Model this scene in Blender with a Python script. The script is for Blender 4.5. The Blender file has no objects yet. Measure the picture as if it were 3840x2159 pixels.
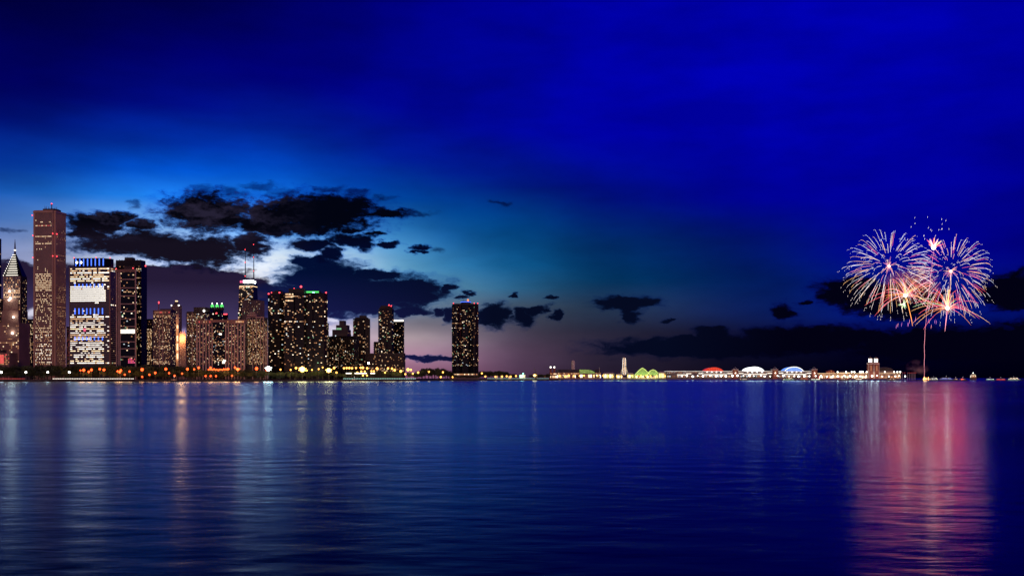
import bpy, bmesh, math, random
from math import sin, cos, tan, atan, atan2, radians, pi, sqrt
from mathutils import Vector

R = random.Random(11)
scene = bpy.context.scene
COL = scene.collection

# ---------------------------------------------------------------- camera
F = 4125.0          # focal length in photo pixels (photo is 3840 wide)
HOR = 1417.0        # horizon row in the photo
CAMZ = 6.0
cam_d = bpy.data.cameras.new("camera")
cam = bpy.data.objects.new("camera", cam_d)
COL.objects.link(cam)
cam.location = (0, 0, CAMZ)
cam.rotation_euler = (radians(90), 0, 0)
cam_d.sensor_width = 36.0
cam_d.lens = 36.0 * F / 3840.0
cam_d.shift_y = (HOR - 1079.5) / 3840.0
cam_d.clip_start = 1.0
cam_d.clip_end = 60000.0
scene.camera = cam

scene.view_settings.view_transform = 'Standard'
scene.view_settings.look = 'None'
scene.view_settings.exposure = 0.0
scene.view_settings.gamma = 1.0
scene.render.engine = 'CYCLES'
scene.cycles.use_denoising = True
scene.cycles.max_bounces = 4
scene.cycles.diffuse_bounces = 1
scene.cycles.glossy_bounces = 2
scene.cycles.volume_bounces = 0
scene.cycles.sample_clamp_indirect = 8.0
scene.cycles.use_adaptive_sampling = True
scene.cycles.adaptive_threshold = 0.015

def PX(px, Y): return (px - 1920.0) / F * Y
def PZ(py, Y): return CAMZ + (HOR - py) / F * Y
def lin(c):
    out = []
    for v in c:
        v = v / 255.0
        out.append(v / 12.92 if v <= 0.04045 else ((v + 0.055) / 1.055) ** 2.4)
    return out
def azel(px, py):
    a = atan((px - 1920.0) / F)
    return math.degrees(a), math.degrees(atan((HOR - py) / F * cos(a)))

# ---------------------------------------------------------------- sky
world = bpy.data.worlds.new("World")
scene.world = world
world.use_nodes = True
def build_world():
    nt = world.node_tree
    N, L = nt.nodes, nt.links
    N.clear()
    def node(t, **k):
        n = N.new(t)
        for a, b in k.items():
            setattr(n, a, b)
        return n
    def m(op, a, b=None, c=None, clamp=False):
        n = node('ShaderNodeMath', operation=op, use_clamp=clamp)
        for i, v in enumerate((a, b, c)):
            if v is None: continue
            if isinstance(v, (int, float)): n.inputs[i].default_value = v
            else: L.new(v, n.inputs[i])
        return n.outputs[0]
    def vm(op, a, b=None, c=None, out=0):
        n = node('ShaderNodeVectorMath', operation=op)
        for i, v in enumerate((a, b, c)):
            if v is None: continue
            if isinstance(v, (tuple, list)): n.inputs[i].default_value = v
            else: L.new(v, n.inputs[i])
        return n.outputs[out]
    def mr(v, a, b, c=0.0, d=1.0, t='LINEAR'):
        n = node('ShaderNodeMapRange', interpolation_type=t)
        L.new(v, n.inputs[0])
        for i, x in enumerate((a, b, c, d)): n.inputs[i + 1].default_value = x
        return n.outputs[0]
    def mix(f, a, b, bt='MIX'):
        n = node('ShaderNodeMix', data_type='RGBA', blend_type=bt)
        if isinstance(f, (int, float)): n.inputs[0].default_value = f
        else: L.new(f, n.inputs[0])
        for i, v in ((6, a), (7, b)):
            if isinstance(v, (tuple, list)): n.inputs[i].default_value = tuple(v) + (1.0,)
            else: L.new(v, n.inputs[i])
        return n.outputs[2]
    tc = node('ShaderNodeTexCoord')
    sep = node('ShaderNodeSeparateXYZ')
    L.new(tc.outputs['Generated'], sep.inputs[0])
    x, y, z = sep.outputs
    az = m('MULTIPLY', m('ARCTAN2', x, y), 180 / pi)
    el = m('MULTIPLY', m('ARCSINE', z), 180 / pi)
    comb = node('ShaderNodeCombineXYZ')
    L.new(az, comb.inputs[0]); L.new(el, comb.inputs[1])
    V = comb.outputs[0]
    # dusk gradient: one elevation ramp per compass direction
    cols = [
     (0,    [(0,(0,0,66)),(300,(0,0,92)),(450,(0,14,112)),(620,(4,50,148)),(720,(22,84,172)),(820,(66,112,190)),(900,(104,126,182)),(970,(140,150,196)),(1100,(96,84,140)),(1230,(160,140,175)),(1400,(150,100,125))]),
     (640,  [(0,(0,0,72)),(200,(0,0,104)),(400,(0,12,134)),(540,(0,50,172)),(640,(0,90,222)),(750,(34,138,246)),(840,(140,200,255)),(950,(225,238,255)),(1060,(205,215,250)),(1200,(150,140,190)),(1400,(150,105,135))]),
     (1060, [(0,(0,0,96)),(300,(0,0,124)),(480,(0,30,146)),(620,(0,66,182)),(740,(14,108,220)),(880,(100,178,245)),(970,(235,246,255)),(1060,(250,250,255)),(1160,(225,225,250)),(1280,(200,170,200)),(1400,(160,110,140))]),
     (1280, [(0,(0,0,110)),(350,(0,2,138)),(550,(0,26,145)),(700,(0,58,160)),(800,(16,98,190)),(900,(84,158,222)),(990,(170,210,238)),(1070,(190,212,232)),(1180,(172,172,196)),(1270,(186,160,180)),(1340,(165,122,148)),(1410,(145,92,122))]),
     (1500, [(0,(0,0,124)),(400,(0,4,150)),(600,(0,26,146)),(750,(0,70,160)),(850,(34,112,180)),(950,(76,150,200)),(1030,(100,168,206)),(1100,(120,165,188)),(1200,(122,122,138)),(1265,(188,168,174)),(1330,(178,134,158)),(1410,(150,92,124))]),
     (1690, [(0,(0,0,136)),(450,(0,5,150)),(650,(0,26,134)),(800,(0,68,144)),(900,(20,92,158)),(1000,(48,120,170)),(1080,(84,132,162)),(1150,(104,122,142)),(1210,(114,112,130)),(1270,(156,138,152)),(1335,(158,120,146)),(1410,(136,84,114))]),
     (1900, [(0,(0,0,148)),(500,(0,6,150)),(700,(0,26,122)),(850,(0,72,138)),(1000,(16,94,148)),(1080,(44,102,142)),(1150,(70,86,106)),(1230,(76,72,92)),(1310,(92,70,94)),(1410,(80,55,80))]),
     (2300, [(0,(0,0,164)),(500,(0,0,164)),(750,(0,16,120)),(900,(0,42,102)),(1050,(0,57,102)),(1150,(36,56,82)),(1250,(40,38,58)),(1410,(40,30,50))]),
     (2800, [(0,(0,0,175)),(500,(0,0,174)),(750,(0,0,145)),(900,(0,16,102)),(1050,(0,27,92)),(1150,(6,27,88)),(1250,(10,14,48)),(1410,(3,3,15))]),
     (3400, [(0,(0,0,172)),(500,(0,0,165)),(800,(0,0,152)),(950,(0,0,152)),(1080,(0,27,142)),(1180,(0,22,122)),(1230,(0,10,88)),(1300,(0,0,32)),(1410,(0,0,13))]),
     (3840, [(0,(0,0,164)),(500,(0,0,150)),(900,(0,0,122)),(1100,(0,6,105)),(1180,(0,10,88)),(1300,(0,0,24)),(1410,(0,0,12))]),
    ]
    fac = mr(el, 0.0, 60.0)
    ramps = []
    for px, stops in cols:
        rp = node('ShaderNodeValToRGB')
        L.new(fac, rp.inputs[0])
        e = rp.color_ramp.elements
        ss = sorted([(min(1, max(0, azel(px, py)[1] / 60.0)), lin(c)) for py, c in stops])
        ss += [(0.5, [v * 0.42 for v in ss[-1][1]]), (1.0, [v * 0.16 for v in ss[-1][1]])]
        while len(e) < len(ss): e.new(0.5)
        for i, (p, c) in enumerate(ss):
            e[i].position = p
            e[i].color = (*c, 1)
        ramps.append((azel(px, 1400)[0], rp.outputs[0]))
    azc = m('MINIMUM', m('MAXIMUM', az, -27.0), 27.0)
    tot = None; wsum = None
    for i, (a, col) in enumerate(ramps):
        lo = a - ramps[i - 1][0] if i else ramps[1][0] - a
        hi = ramps[i + 1][0] - a if i < len(ramps) - 1 else lo
        sg = 0.5 * (lo + hi) * 0.5
        q = m('MULTIPLY', m('SUBTRACT', azc, a), 1.0 / sg)
        w_ = m('EXPONENT', m('MULTIPLY', m('MULTIPLY', q, q), -0.5))
        sc = node('ShaderNodeVectorMath', operation='SCALE')
        L.new(col, sc.inputs[0]); L.new(w_, sc.inputs[3])
        tot = sc.outputs[0] if tot is None else vm('ADD', tot, sc.outputs[0])
        wsum = w_ if wsum is None else m('ADD', wsum, w_)
    fin = node('ShaderNodeVectorMath', operation='SCALE')
    L.new(tot, fin.inputs[0]); L.new(m('DIVIDE', 1.0, wsum), fin.inputs[3])
    sky = fin.outputs[0]
    nh = node('ShaderNodeTexNoise', noise_dimensions='2D')
    L.new(vm('MULTIPLY', V, (0.16, 0.5, 1)), nh.inputs['Vector'])
    nh.inputs['Scale'].default_value = 1.0; nh.inputs['Detail'].default_value = 5.0
    sc2 = node('ShaderNodeVectorMath', operation='SCALE')
    L.new(sky, sc2.inputs[0]); L.new(mr(nh.outputs[0], 0.3, 0.7, 0.8, 1.12), sc2.inputs[3])
    sky = sc2.outputs[0]
    # clouds
    nz = node('ShaderNodeTexNoise', noise_dimensions='2D')
    L.new(vm('MULTIPLY', V, (0.75, 1.7, 1)), nz.inputs['Vector'])
    nz.inputs['Scale'].default_value = 1.0
    nz.inputs['Detail'].default_value = 7.0
    nz.inputs['Roughness'].default_value = 0.58
    warp = vm('MULTIPLY', vm('SUBTRACT', nz.outputs['Color'], (0.5, 0.5, 0.5)), (1.7, 0.75, 0))
    W = vm('ADD', V, warp)
    n2 = node('ShaderNodeTexNoise', noise_dimensions='2D')
    L.new(vm('MULTIPLY', W, (0.9, 2.4, 1)), n2.inputs['Vector'])
    n2.inputs['Scale'].default_value = 1.35
    n2.inputs['Detail'].default_value = 6.0
    n2.inputs['Roughness'].default_value = 0.55
    fb = m('SUBTRACT', n2.outputs[0], 0.5)
    def field(ells, k2=1.0):
        cur = None
        for cx, cy, rx, ry in ells:
            ry *= k2
            a, e = azel(cx, cy)
            k = 72.0
            v = vm('MULTIPLY_ADD', W, (k / rx, k / ry, 0), (-a * k / rx, -e * k / ry, 0))
            l = vm('LENGTH', v, out=1)
            cur = l if cur is None else m('MINIMUM', cur, l)
        return m('SUBTRACT', 1.0, cur)
    bank = [(480,1120,560,128),(20,1090,190,112),(860,1120,200,110),(700,1060,300,70)]
    navy = [(1217,1040,170,66),(1161,983,85,24),(1515,1092,178,52),(1690,1083,30,16),(1329,1112,280,72),(1130,1130,170,70),
            (1534,1164,74,18),(1638,1170,30,17),(1684,1178,26,32),(1728,1116,22,8),(1754,1100,22,8),(1400,1030,120,22),
            (1853,1182,72,42),(1968,1190,46,32),(2017,1162,32,18),(2087,1184,24,22),(1930,1106,20,7),(2070,1115,24,7),
            (2355,1136,122,24),(2363,1180,38,28),(2934,1168,46,28),(2500,1205,26,6),(1600,1345,120,9),(1690,1338,70,6),
            (3175,1096,120,52),(3354,1130,195,62),(3816,1092,140,66),(3030,1135,26,8),
            (2683,1300,430,34),(2668,1258,64,28),(3056,1268,300,42),(3578,1290,380,58),(2560,1275,60,20),(3900,1270,200,60)]
    black = [(783,800,178,60),(373,835,126,30),(459,822,46,24),(321,876,80,20),(541,846,40,22),(560,918,275,40),(746,940,190,50),
             (937,917,78,38),
             (1180,803,245,64),(1012,818,112,48),(1440,799,105,11),(1310,766,98,27),(1142,856,95,24),
             (1161,918,78,20),(1310,900,88,22),(1366,914,42,24),(1236,953,46,22),(1318,866,44,10),(1403,877,32,12),
             (1459,916,48,9),(1567,928,36,8),(1560,944,30,7),(1010,850,150,30)]
    f0 = m('ADD', field(bank), m('MULTIPLY', fb, 0.35))
    d0 = mr(f0, 0.0, 0.16, t='SMOOTHSTEP')
    bankc = mix(mr(el, 0.8, 4.8), lin((84, 72, 122)), lin((36, 26, 54)))
    sky = mix(d0, sky, bankc)
    f1 = m('ADD', field(navy, 1.12), m('MULTIPLY', fb, 0.8))
    d1 = mr(f1, -0.42, 0.36, t='SMOOTHSTEP')
    nc = mix(mr(az, -13.0, -1.0), mix(mr(el, 1.6, 5.4), lin((36, 36, 100)), lin((0, 14, 54))), lin((3, 9, 32)))
    nc = mix(mr(az, 8.0, 14.0), nc, lin((1, 1, 18)))
    sky = mix(d1, sky, mix(1.0, sky, (0.10, 0.34, 0.8), 'MULTIPLY'))
    sky = mix(mr(d1, 0.3, 1.0, t='SMOOTHSTEP'), sky, nc)
    wisps = [(757,713,34,14),(869,722,46,14),(500,766,24,8),(1068,724,64,15),(1236,713,60,13),(1437,741,30,8),(1560,800,70,7),(160,940,30,7),(40,860,40,7),(1880,760,46,7),(1640,940,40,8),(980,700,60,9),(1330,720,50,8)]
    dw = mr(m('ADD', field(wisps, 1.3), m('MULTIPLY', fb, 1.1)), -0.5, 0.8, t='SMOOTHSTEP')
    sky = mix(m('MULTIPLY', dw, 0.85), sky, mix(1.0, sky, (0.10, 0.16, 0.26), 'MULTIPLY'))
    nf = node('ShaderNodeTexNoise', noise_dimensions='2D')
    L.new(vm('MULTIPLY', V, (3.2, 6.5, 1)), nf.inputs['Vector'])
    nf.inputs['Scale'].default_value = 1.0; nf.inputs['Detail'].default_value = 5.0; nf.inputs['Roughness'].default_value = 0.62
    ff = m('SUBTRACT', nf.outputs[0], 0.5)
    f2 = m('ADD', m('ADD', field(black, 1.2), m('MULTIPLY', fb, 0.85)), m('MULTIPLY', ff, 0.55))
    d2 = mr(f2, -0.5, 0.42, t='SMOOTHSTEP')
    n3 = node('ShaderNodeTexNoise', noise_dimensions='2D')
    L.new(vm('MULTIPLY', W, (0.5, 1.6, 1)), n3.inputs['Vector'])
    n3.inputs['Scale'].default_value = 0.8
    bc = mix(mr(m('ADD', n3.outputs[0], m('MULTIPLY', ff, 0.5)), 0.42, 0.72), lin((4, 4, 13)), lin((36, 32, 52)))
    bc = mix(mr(az, -13.5, -10.0), bc, lin((1, 3, 16)))
    bc = mix(mr(el, 6.6, 7.6), mix(mr(az, -13.5, -10.0), lin((20, 15, 30)), lin((1, 8, 40))), bc)
    sky = mix(d2, sky, mix(1.0, sky, (0.08, 0.28, 0.7), 'MULTIPLY'))
    sky = mix(mr(d2, 0.3, 1.0, t='SMOOTHSTEP'), sky, bc)
    # bright breaks low in the cloud bank
    gaps = [(1241, 1196, 24, 10), (1272, 1246, 66, 24), (114, 1172, 26, 22)]
    dg = mr(m('ADD', field(gaps), m('MULTIPLY', fb, 0.5)), -0.3, 0.7, t='SMOOTHSTEP')
    sky = mix(m('MULTIPLY', dg, 0.85), sky, lin((226, 224, 246)))
    # a little physical twilight
    nish = node('ShaderNodeTexSky', sky_type='NISHITA')
    nish.sun_disc = False
    nish.sun_elevation = radians(-4.0)
    nish.sun_rotation = radians(-14.0)
    bg1 = node('ShaderNodeBackground'); L.new(sky, bg1.inputs[0]); bg1.inputs[1].default_value = 1.0
    bg2 = node('ShaderNodeBackground'); L.new(nish.outputs[0], bg2.inputs[0]); bg2.inputs[1].default_value = 0.002
    add = node('ShaderNodeAddShader')
    L.new(bg1.outputs[0], add.inputs[0]); L.new(bg2.outputs[0], add.inputs[1])
    out = node('ShaderNodeOutputWorld')
    L.new(add.outputs[0], out.inputs[0])
build_world()
world.cycles.sampling_method = 'MANUAL'
world.cycles.sample_map_resolution = 512

# warm fill lamp added behind the viewer to brighten the facades
fill_sun_d = bpy.data.lights.new("sun", 'SUN')
fill_sun_d.energy = 0.78
fill_sun_d.angle = radians(18)
fill_sun_d.color = (1.0, 0.47, 0.32)
sun = bpy.data.objects.new("sun", fill_sun_d)
COL.objects.link(sun)
sun.rotation_euler = Vector((-0.14, 0.88, -0.36)).to_track_quat('-Z', 'Y').to_euler()

# ---------------------------------------------------------------- materials
MATS = {}
def surf(key, col, rough=0.7, var=0.25, scale=0.05, metal=0.0, bump=0.0, stretch=(1, 1, 1), spec=0.4):
    if key in MATS: return MATS[key]
    mt = bpy.data.materials.new(key); mt.use_nodes = True
    nt = mt.node_tree; N, L = nt.nodes, nt.links
    b = N['Principled BSDF']
    geo = N.new('ShaderNodeNewGeometry')
    mp = N.new('ShaderNodeMapping'); mp.inputs['Scale'].default_value = stretch
    L.new(geo.outputs['Position'], mp.inputs[0])
    nz = N.new('ShaderNodeTexNoise'); nz.inputs['Scale'].default_value = scale; nz.inputs['Detail'].default_value = 5
    L.new(mp.outputs[0], nz.inputs['Vector'])
    rp = N.new('ShaderNodeValToRGB')
    rp.color_ramp.elements[0].position = 0.3; rp.color_ramp.elements[1].position = 0.7
    rp.color_ramp.elements[0].color = (*[c * (1 - var) for c in col], 1)
    rp.color_ramp.elements[1].color = (*[min(1, c * (1 + var)) for c in col], 1)
    L.new(nz.outputs[0], rp.inputs[0]); L.new(rp.outputs[0], b.inputs['Base Color'])
    b.inputs['Roughness'].default_value = rough
    b.inputs['Metallic'].default_value = metal
    b.inputs['Specular IOR Level'].default_value = spec
    if bump:
        bp = N.new('ShaderNodeBump'); bp.inputs['Strength'].default_value = bump
        L.new(nz.outputs[0], bp.inputs['Height']); L.new(bp.outputs[0], b.inputs['Normal'])
    MATS[key] = mt
    return mt
def glow(key, col, strength, var=0.0, sample=False):
    if key in MATS: return MATS[key]
    mt = bpy.data.materials.new(key); mt.use_nodes = True
    nt = mt.node_tree; N, L = nt.nodes, nt.links
    b = N['Principled BSDF']
    b.inputs['Base Color'].default_value = (*[c * 0.3 for c in col], 1)
    b.inputs['Roughness'].default_value = 0.4
    b.inputs['Emission Color'].default_value = (*col, 1)
    b.inputs['Emission Strength'].default_value = strength
    if var:
        geo = N.new('ShaderNodeNewGeometry')
        nz = N.new('ShaderNodeTexNoise'); nz.inputs['Scale'].default_value = 0.35; nz.inputs['Detail'].default_value = 3
        L.new(geo.outputs['Position'], nz.inputs['Vector'])
        mr = N.new('ShaderNodeMapRange')
        mr.inputs[1].default_value = 0.3; mr.inputs[2].default_value = 0.7
        mr.inputs[3].default_value = strength * (1 - var); mr.inputs[4].default_value = strength * (1 + var)
        L.new(nz.outputs[0], mr.inputs[0]); L.new(mr.outputs[0], b.inputs['Emission Strength'])
    if not sample: mt.cycles.emission_sampling = 'NONE'
    MATS[key] = mt
    return mt

surf('dark_glass', (0.012, 0.013, 0.018), 0.12, 0.3, 0.02, spec=0.6)
surf('black_glass', (0.004, 0.004, 0.006), 0.25, 0.3, 0.02, spec=0.2)
surf('pink_granite', (0.42, 0.29, 0.22), 0.6, 0.2, 0.03)
surf('brown_stone', (0.23, 0.14, 0.12), 0.7, 0.25, 0.03)
surf('pale_concrete', (0.42, 0.31, 0.28), 0.75, 0.2, 0.04)
surf('grey_concrete', (0.16, 0.13, 0.13), 0.75, 0.25, 0.04)
surf('dark_concrete', (0.045, 0.04, 0.042), 0.8, 0.3, 0.04)
surf('bronze', (0.006, 0.005, 0.0045), 0.5, 0.3, 0.04, spec=0.3)
surf('black_steel', (0.012, 0.012, 0.014), 0.5, 0.3, 0.05, spec=0.3)
surf('grey_steel', (0.2, 0.2, 0.21), 0.45, 0.2, 0.2, metal=0.6)
surf('brick', (0.22, 0.07, 0.05), 0.8, 0.3, 0.2)
surf('white_stone', (0.62, 0.58, 0.5), 0.7, 0.15, 0.1)
surf('roof_grey', (0.07, 0.07, 0.075), 0.7, 0.3, 0.1)
surf('roof_green', (0.035, 0.05, 0.045), 0.7, 0.3, 0.1)
surf('white_paint', (0.75, 0.75, 0.75), 0.4, 0.08, 0.5)
surf('bark', (0.05, 0.035, 0.025), 0.9, 0.4, 1.5)
surf('leaf_dark', (0.035, 0.05, 0.02), 0.7, 0.45, 0.4)
surf('leaf_mid', (0.055, 0.08, 0.03), 0.7, 0.45, 0.4)
surf('grass', (0.05, 0.075, 0.025), 0.9, 0.4, 0.15)
surf('earth', (0.045, 0.045, 0.03), 0.9, 0.4, 0.05)
surf('seawall_stone', (0.06, 0.055, 0.05), 0.85, 0.45, 0.25, bump=0.4)
surf('asphalt', (0.045, 0.045, 0.05), 0.85, 0.3, 0.2)
surf('hull_dark', (0.03, 0.03, 0.035), 0.5, 0.2, 0.4)
glow('win_dim', (1.0, 0.5, 0.24), 0.22, 0.4)
glow('win_amber', (1.0, 0.46, 0.19), 0.55, 0.4)
glow('win_warm', (1.0, 0.62, 0.33), 0.85, 0.4)
glow('win_bright', (1.0, 0.75, 0.46), 1.5, 0.35)
glow('win_white', (1.0, 0.88, 0.7), 2.4, 0.3)
glow('win_pale', (1.0, 0.93, 0.84), 1.1, 0.35)
glow('win_lime', (0.9, 1.0, 0.3), 1.0, 0.4)
glow('win_cool', (0.75, 0.9, 1.0), 0.8, 0.3)
glow('win_green', (0.45, 1.0, 0.55), 0.6, 0.3)
glow('win_red', (1.0, 0.14, 0.12), 0.7, 0.3)
glow('win_magenta', (1.0, 0.12, 0.3), 0.8, 0.3)
glow('fin_blue', (0.06, 0.16, 1.0), 2.2, 0.1)
glow('beacon_red', (1.0, 0.06, 0.08), 3.5)
glow('bulb_orange', (1.0, 0.075, 0.014), 4.5)
glow('bulb_yellow', (1.0, 0.42, 0.08), 4.0)
glow('bulb_white', (1.0, 0.96, 0.86), 8.0)
glow('bulb_teal', (0.3, 1.0, 0.75), 4.0)
glow('flood_white', (0.92, 1.0, 0.92), 8.0)
glow('flood_yellow', (1.0, 0.55, 0.12), 8.0)
glow('flood_orange', (1.0, 0.10, 0.02), 6.0)
glow('crown_white', (0.85, 0.95, 1.0), 12.0)
glow('crown_green', (0.12, 1.0, 0.2), 0.9)
glow('strip_white', (1.0, 0.93, 0.78), 2.4)
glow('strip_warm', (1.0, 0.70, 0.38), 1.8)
glow('strip_teal', (0.5, 1.0, 0.85), 1.6)
glow('lantern_white', (1.0, 0.98, 0.9), 4.0)
glow('arch_red', (1.0, 0.055, 0.015), 0.6, 0.25)
glow('arch_white', (0.95, 0.98, 1.0), 2.4, 0.08)
glow('arch_blue', (0.16, 0.34, 1.0), 1.1, 0.25)
glow('garden_green', (0.42, 0.75, 0.16), 0.36, 0.6)
glow('lawn_green', (0.25, 0.9, 0.05), 0.5, 0.5)

# ---------------------------------------------------------------- helpers
def link(name, me, parent=None, loc=(0, 0, 0), rz=0.0, scale=(1, 1, 1), kind=None):
    o = bpy.data.objects.new(name, me)
    COL.objects.link(o)
    o.location = loc
    o.rotation_euler = (0, 0, rz)
    o.scale = scale
    if parent is not None: o.parent = parent
    if kind: o['kind'] = kind
    return o
def tag(o, label, cat, group=None):
    o['label'] = label; o['category'] = cat
    if group: o['group'] = group
    return o
def thing(name, label, cat, loc=(0, 0, 0), rz=0.0, group=None):
    return tag(link(name, None, None, loc, rz), label, cat, group)
def mesh(name, verts, faces, mats, idx=None, smooth=False):
    me = bpy.data.meshes.new(name)
    me.from_pydata(verts, [], faces)
    for mt in (mats if isinstance(mats, (list, tuple)) else [mats]): me.materials.append(MATS[mt])
    if idx: me.polygons.foreach_set('material_index', idx)
    if smooth: me.polygons.foreach_set('use_smooth', [True] * len(faces))
    me.update()
    return me
CUBE_V = [(-.5,-.5,-.5),(.5,-.5,-.5),(.5,.5,-.5),(-.5,.5,-.5),(-.5,-.5,.5),(.5,-.5,.5),(.5,.5,.5),(-.5,.5,.5)]
CUBE_F = [(3,2,1,0),(4,5,6,7),(0,1,5,4),(1,2,6,5),(2,3,7,6),(3,0,4,7)]
_cubes = {}
def cube(mat):
    if mat not in _cubes: _cubes[mat] = mesh('block_' + mat, CUBE_V, CUBE_F, mat)
    return _cubes[mat]
def box(name, x0, x1, y0, y1, z0, z1, mat, parent):
    return link(name, cube(mat), parent, ((x0+x1)/2, (y0+y1)/2, (z0+z1)/2), 0, (x1-x0, y1-y0, z1-z0))
def prism_mesh(name, pts, z0, z1, mat, pts2=None):
    n = len(pts); q = pts2 or pts
    v = [(a, b, z0) for a, b in pts] + [(a, b, z1) for a, b in q]
    f = [tuple(range(n - 1, -1, -1)), tuple(range(n, 2 * n))]
    f += [(i, (i + 1) % n, n + (i + 1) % n, n + i) for i in range(n)]
    return mesh(name, v, f, mat)
def prism(name, pts, z0, z1, mat, parent, pts2=None):
    return link(name, prism_mesh(name, pts, z0, z1, mat, pts2), parent)
def tube_geo(path, rad, sides=5):
    V, Fc = [], []
    n = len(path)
    for i, p in enumerate(path):
        a = Vector(path[max(0, i - 1)]); b = Vector(path[min(n - 1, i + 1)])
        t = (b - a).normalized()
        u = t.cross(Vector((0.13, 0.2, 1))) if abs(t.z) < 0.95 else t.cross(Vector((1, 0, 0)))
        u.normalize(); w = t.cross(u)
        r = rad[i] if isinstance(rad, (list, tuple)) else rad
        for k in range(sides):
            c = 2 * pi * k / sides
            V.append(tuple(Vector(p) + u * (r * cos(c)) + w * (r * sin(c))))
    for i in range(n - 1):
        for k in range(sides):
            k2 = (k + 1) % sides
            Fc.append((i*sides+k, i*sides+k2, (i+1)*sides+k2, (i+1)*sides+k))
    Fc.append(tuple(range(sides - 1, -1, -1))); Fc.append(tuple((n-1)*sides + k for k in range(sides)))
    return V, Fc
def tube(name, path, rad, mat, parent, sides=5):
    v, f = tube_geo(path, rad, sides)
    return link(name, mesh(name, v, f, mat), parent)
def ball_mesh(name, mat, r=1.0, seg=8, rings=5):
    bm = bmesh.new(); bmesh.ops.create_uvsphere(bm, u_segments=seg, v_segments=rings, radius=r)
    me = bpy.data.meshes.new(name); bm.to_mesh(me); bm.free()
    me.materials.append(MATS[mat])
    for p in me.polygons: p.use_smooth = True
    return me
_balls = {}
def ball(name, loc, r, mat, parent):
    if mat not in _balls: _balls[mat] = ball_mesh('ball_' + mat, mat)
    return link(name, _balls[mat], parent, loc, 0, (r, r, r))
def point_light(name, loc, col, watts, parent, rad=1.0):
    d = bpy.data.lights.new(name, 'POINT'); d.energy = watts; d.color = col; d.shadow_soft_size = rad
    o = bpy.data.objects.new(name, d); COL.objects.link(o); o.location = loc; o.parent = parent
    return o

# ---------------------------------------------------------------- city grid: the street grid is turned 6.6 degrees to the view
TH = radians(6.6)
EAST = Vector((cos(TH), -sin(TH))); NORTH = Vector((sin(TH), cos(TH)))
GZ = 3.5
def fit(a, b, Y0, ratio=None, c=None):
    """south face from photo column a to c, east face from c to b; Y0 = distance of the south-east corner"""
    def solve(c):
        S = Vector((PX(c, Y0), Y0))
        ka = (a - 1920.0) / F
        w = (S.x - ka * S.y) / (EAST.x - ka * EAST.y)
        kb = (b - 1920.0) / F
        den = NORTH.x - kb * NORTH.y
        d = (kb * S.y - S.x) / den if abs(den) > 1e-6 else w
        return S, w, d
    if c is not None: return solve(c)
    lo, hi = a + (b - a) * 0.2, b - 0.01
    for _ in range(40):
        c = (lo + hi) / 2
        S, w, d = solve(c)
        if d < 0 or d > ratio * w: lo = c
        else: hi = c
    S, w, d = solve(c)
    return S, w, d
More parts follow.
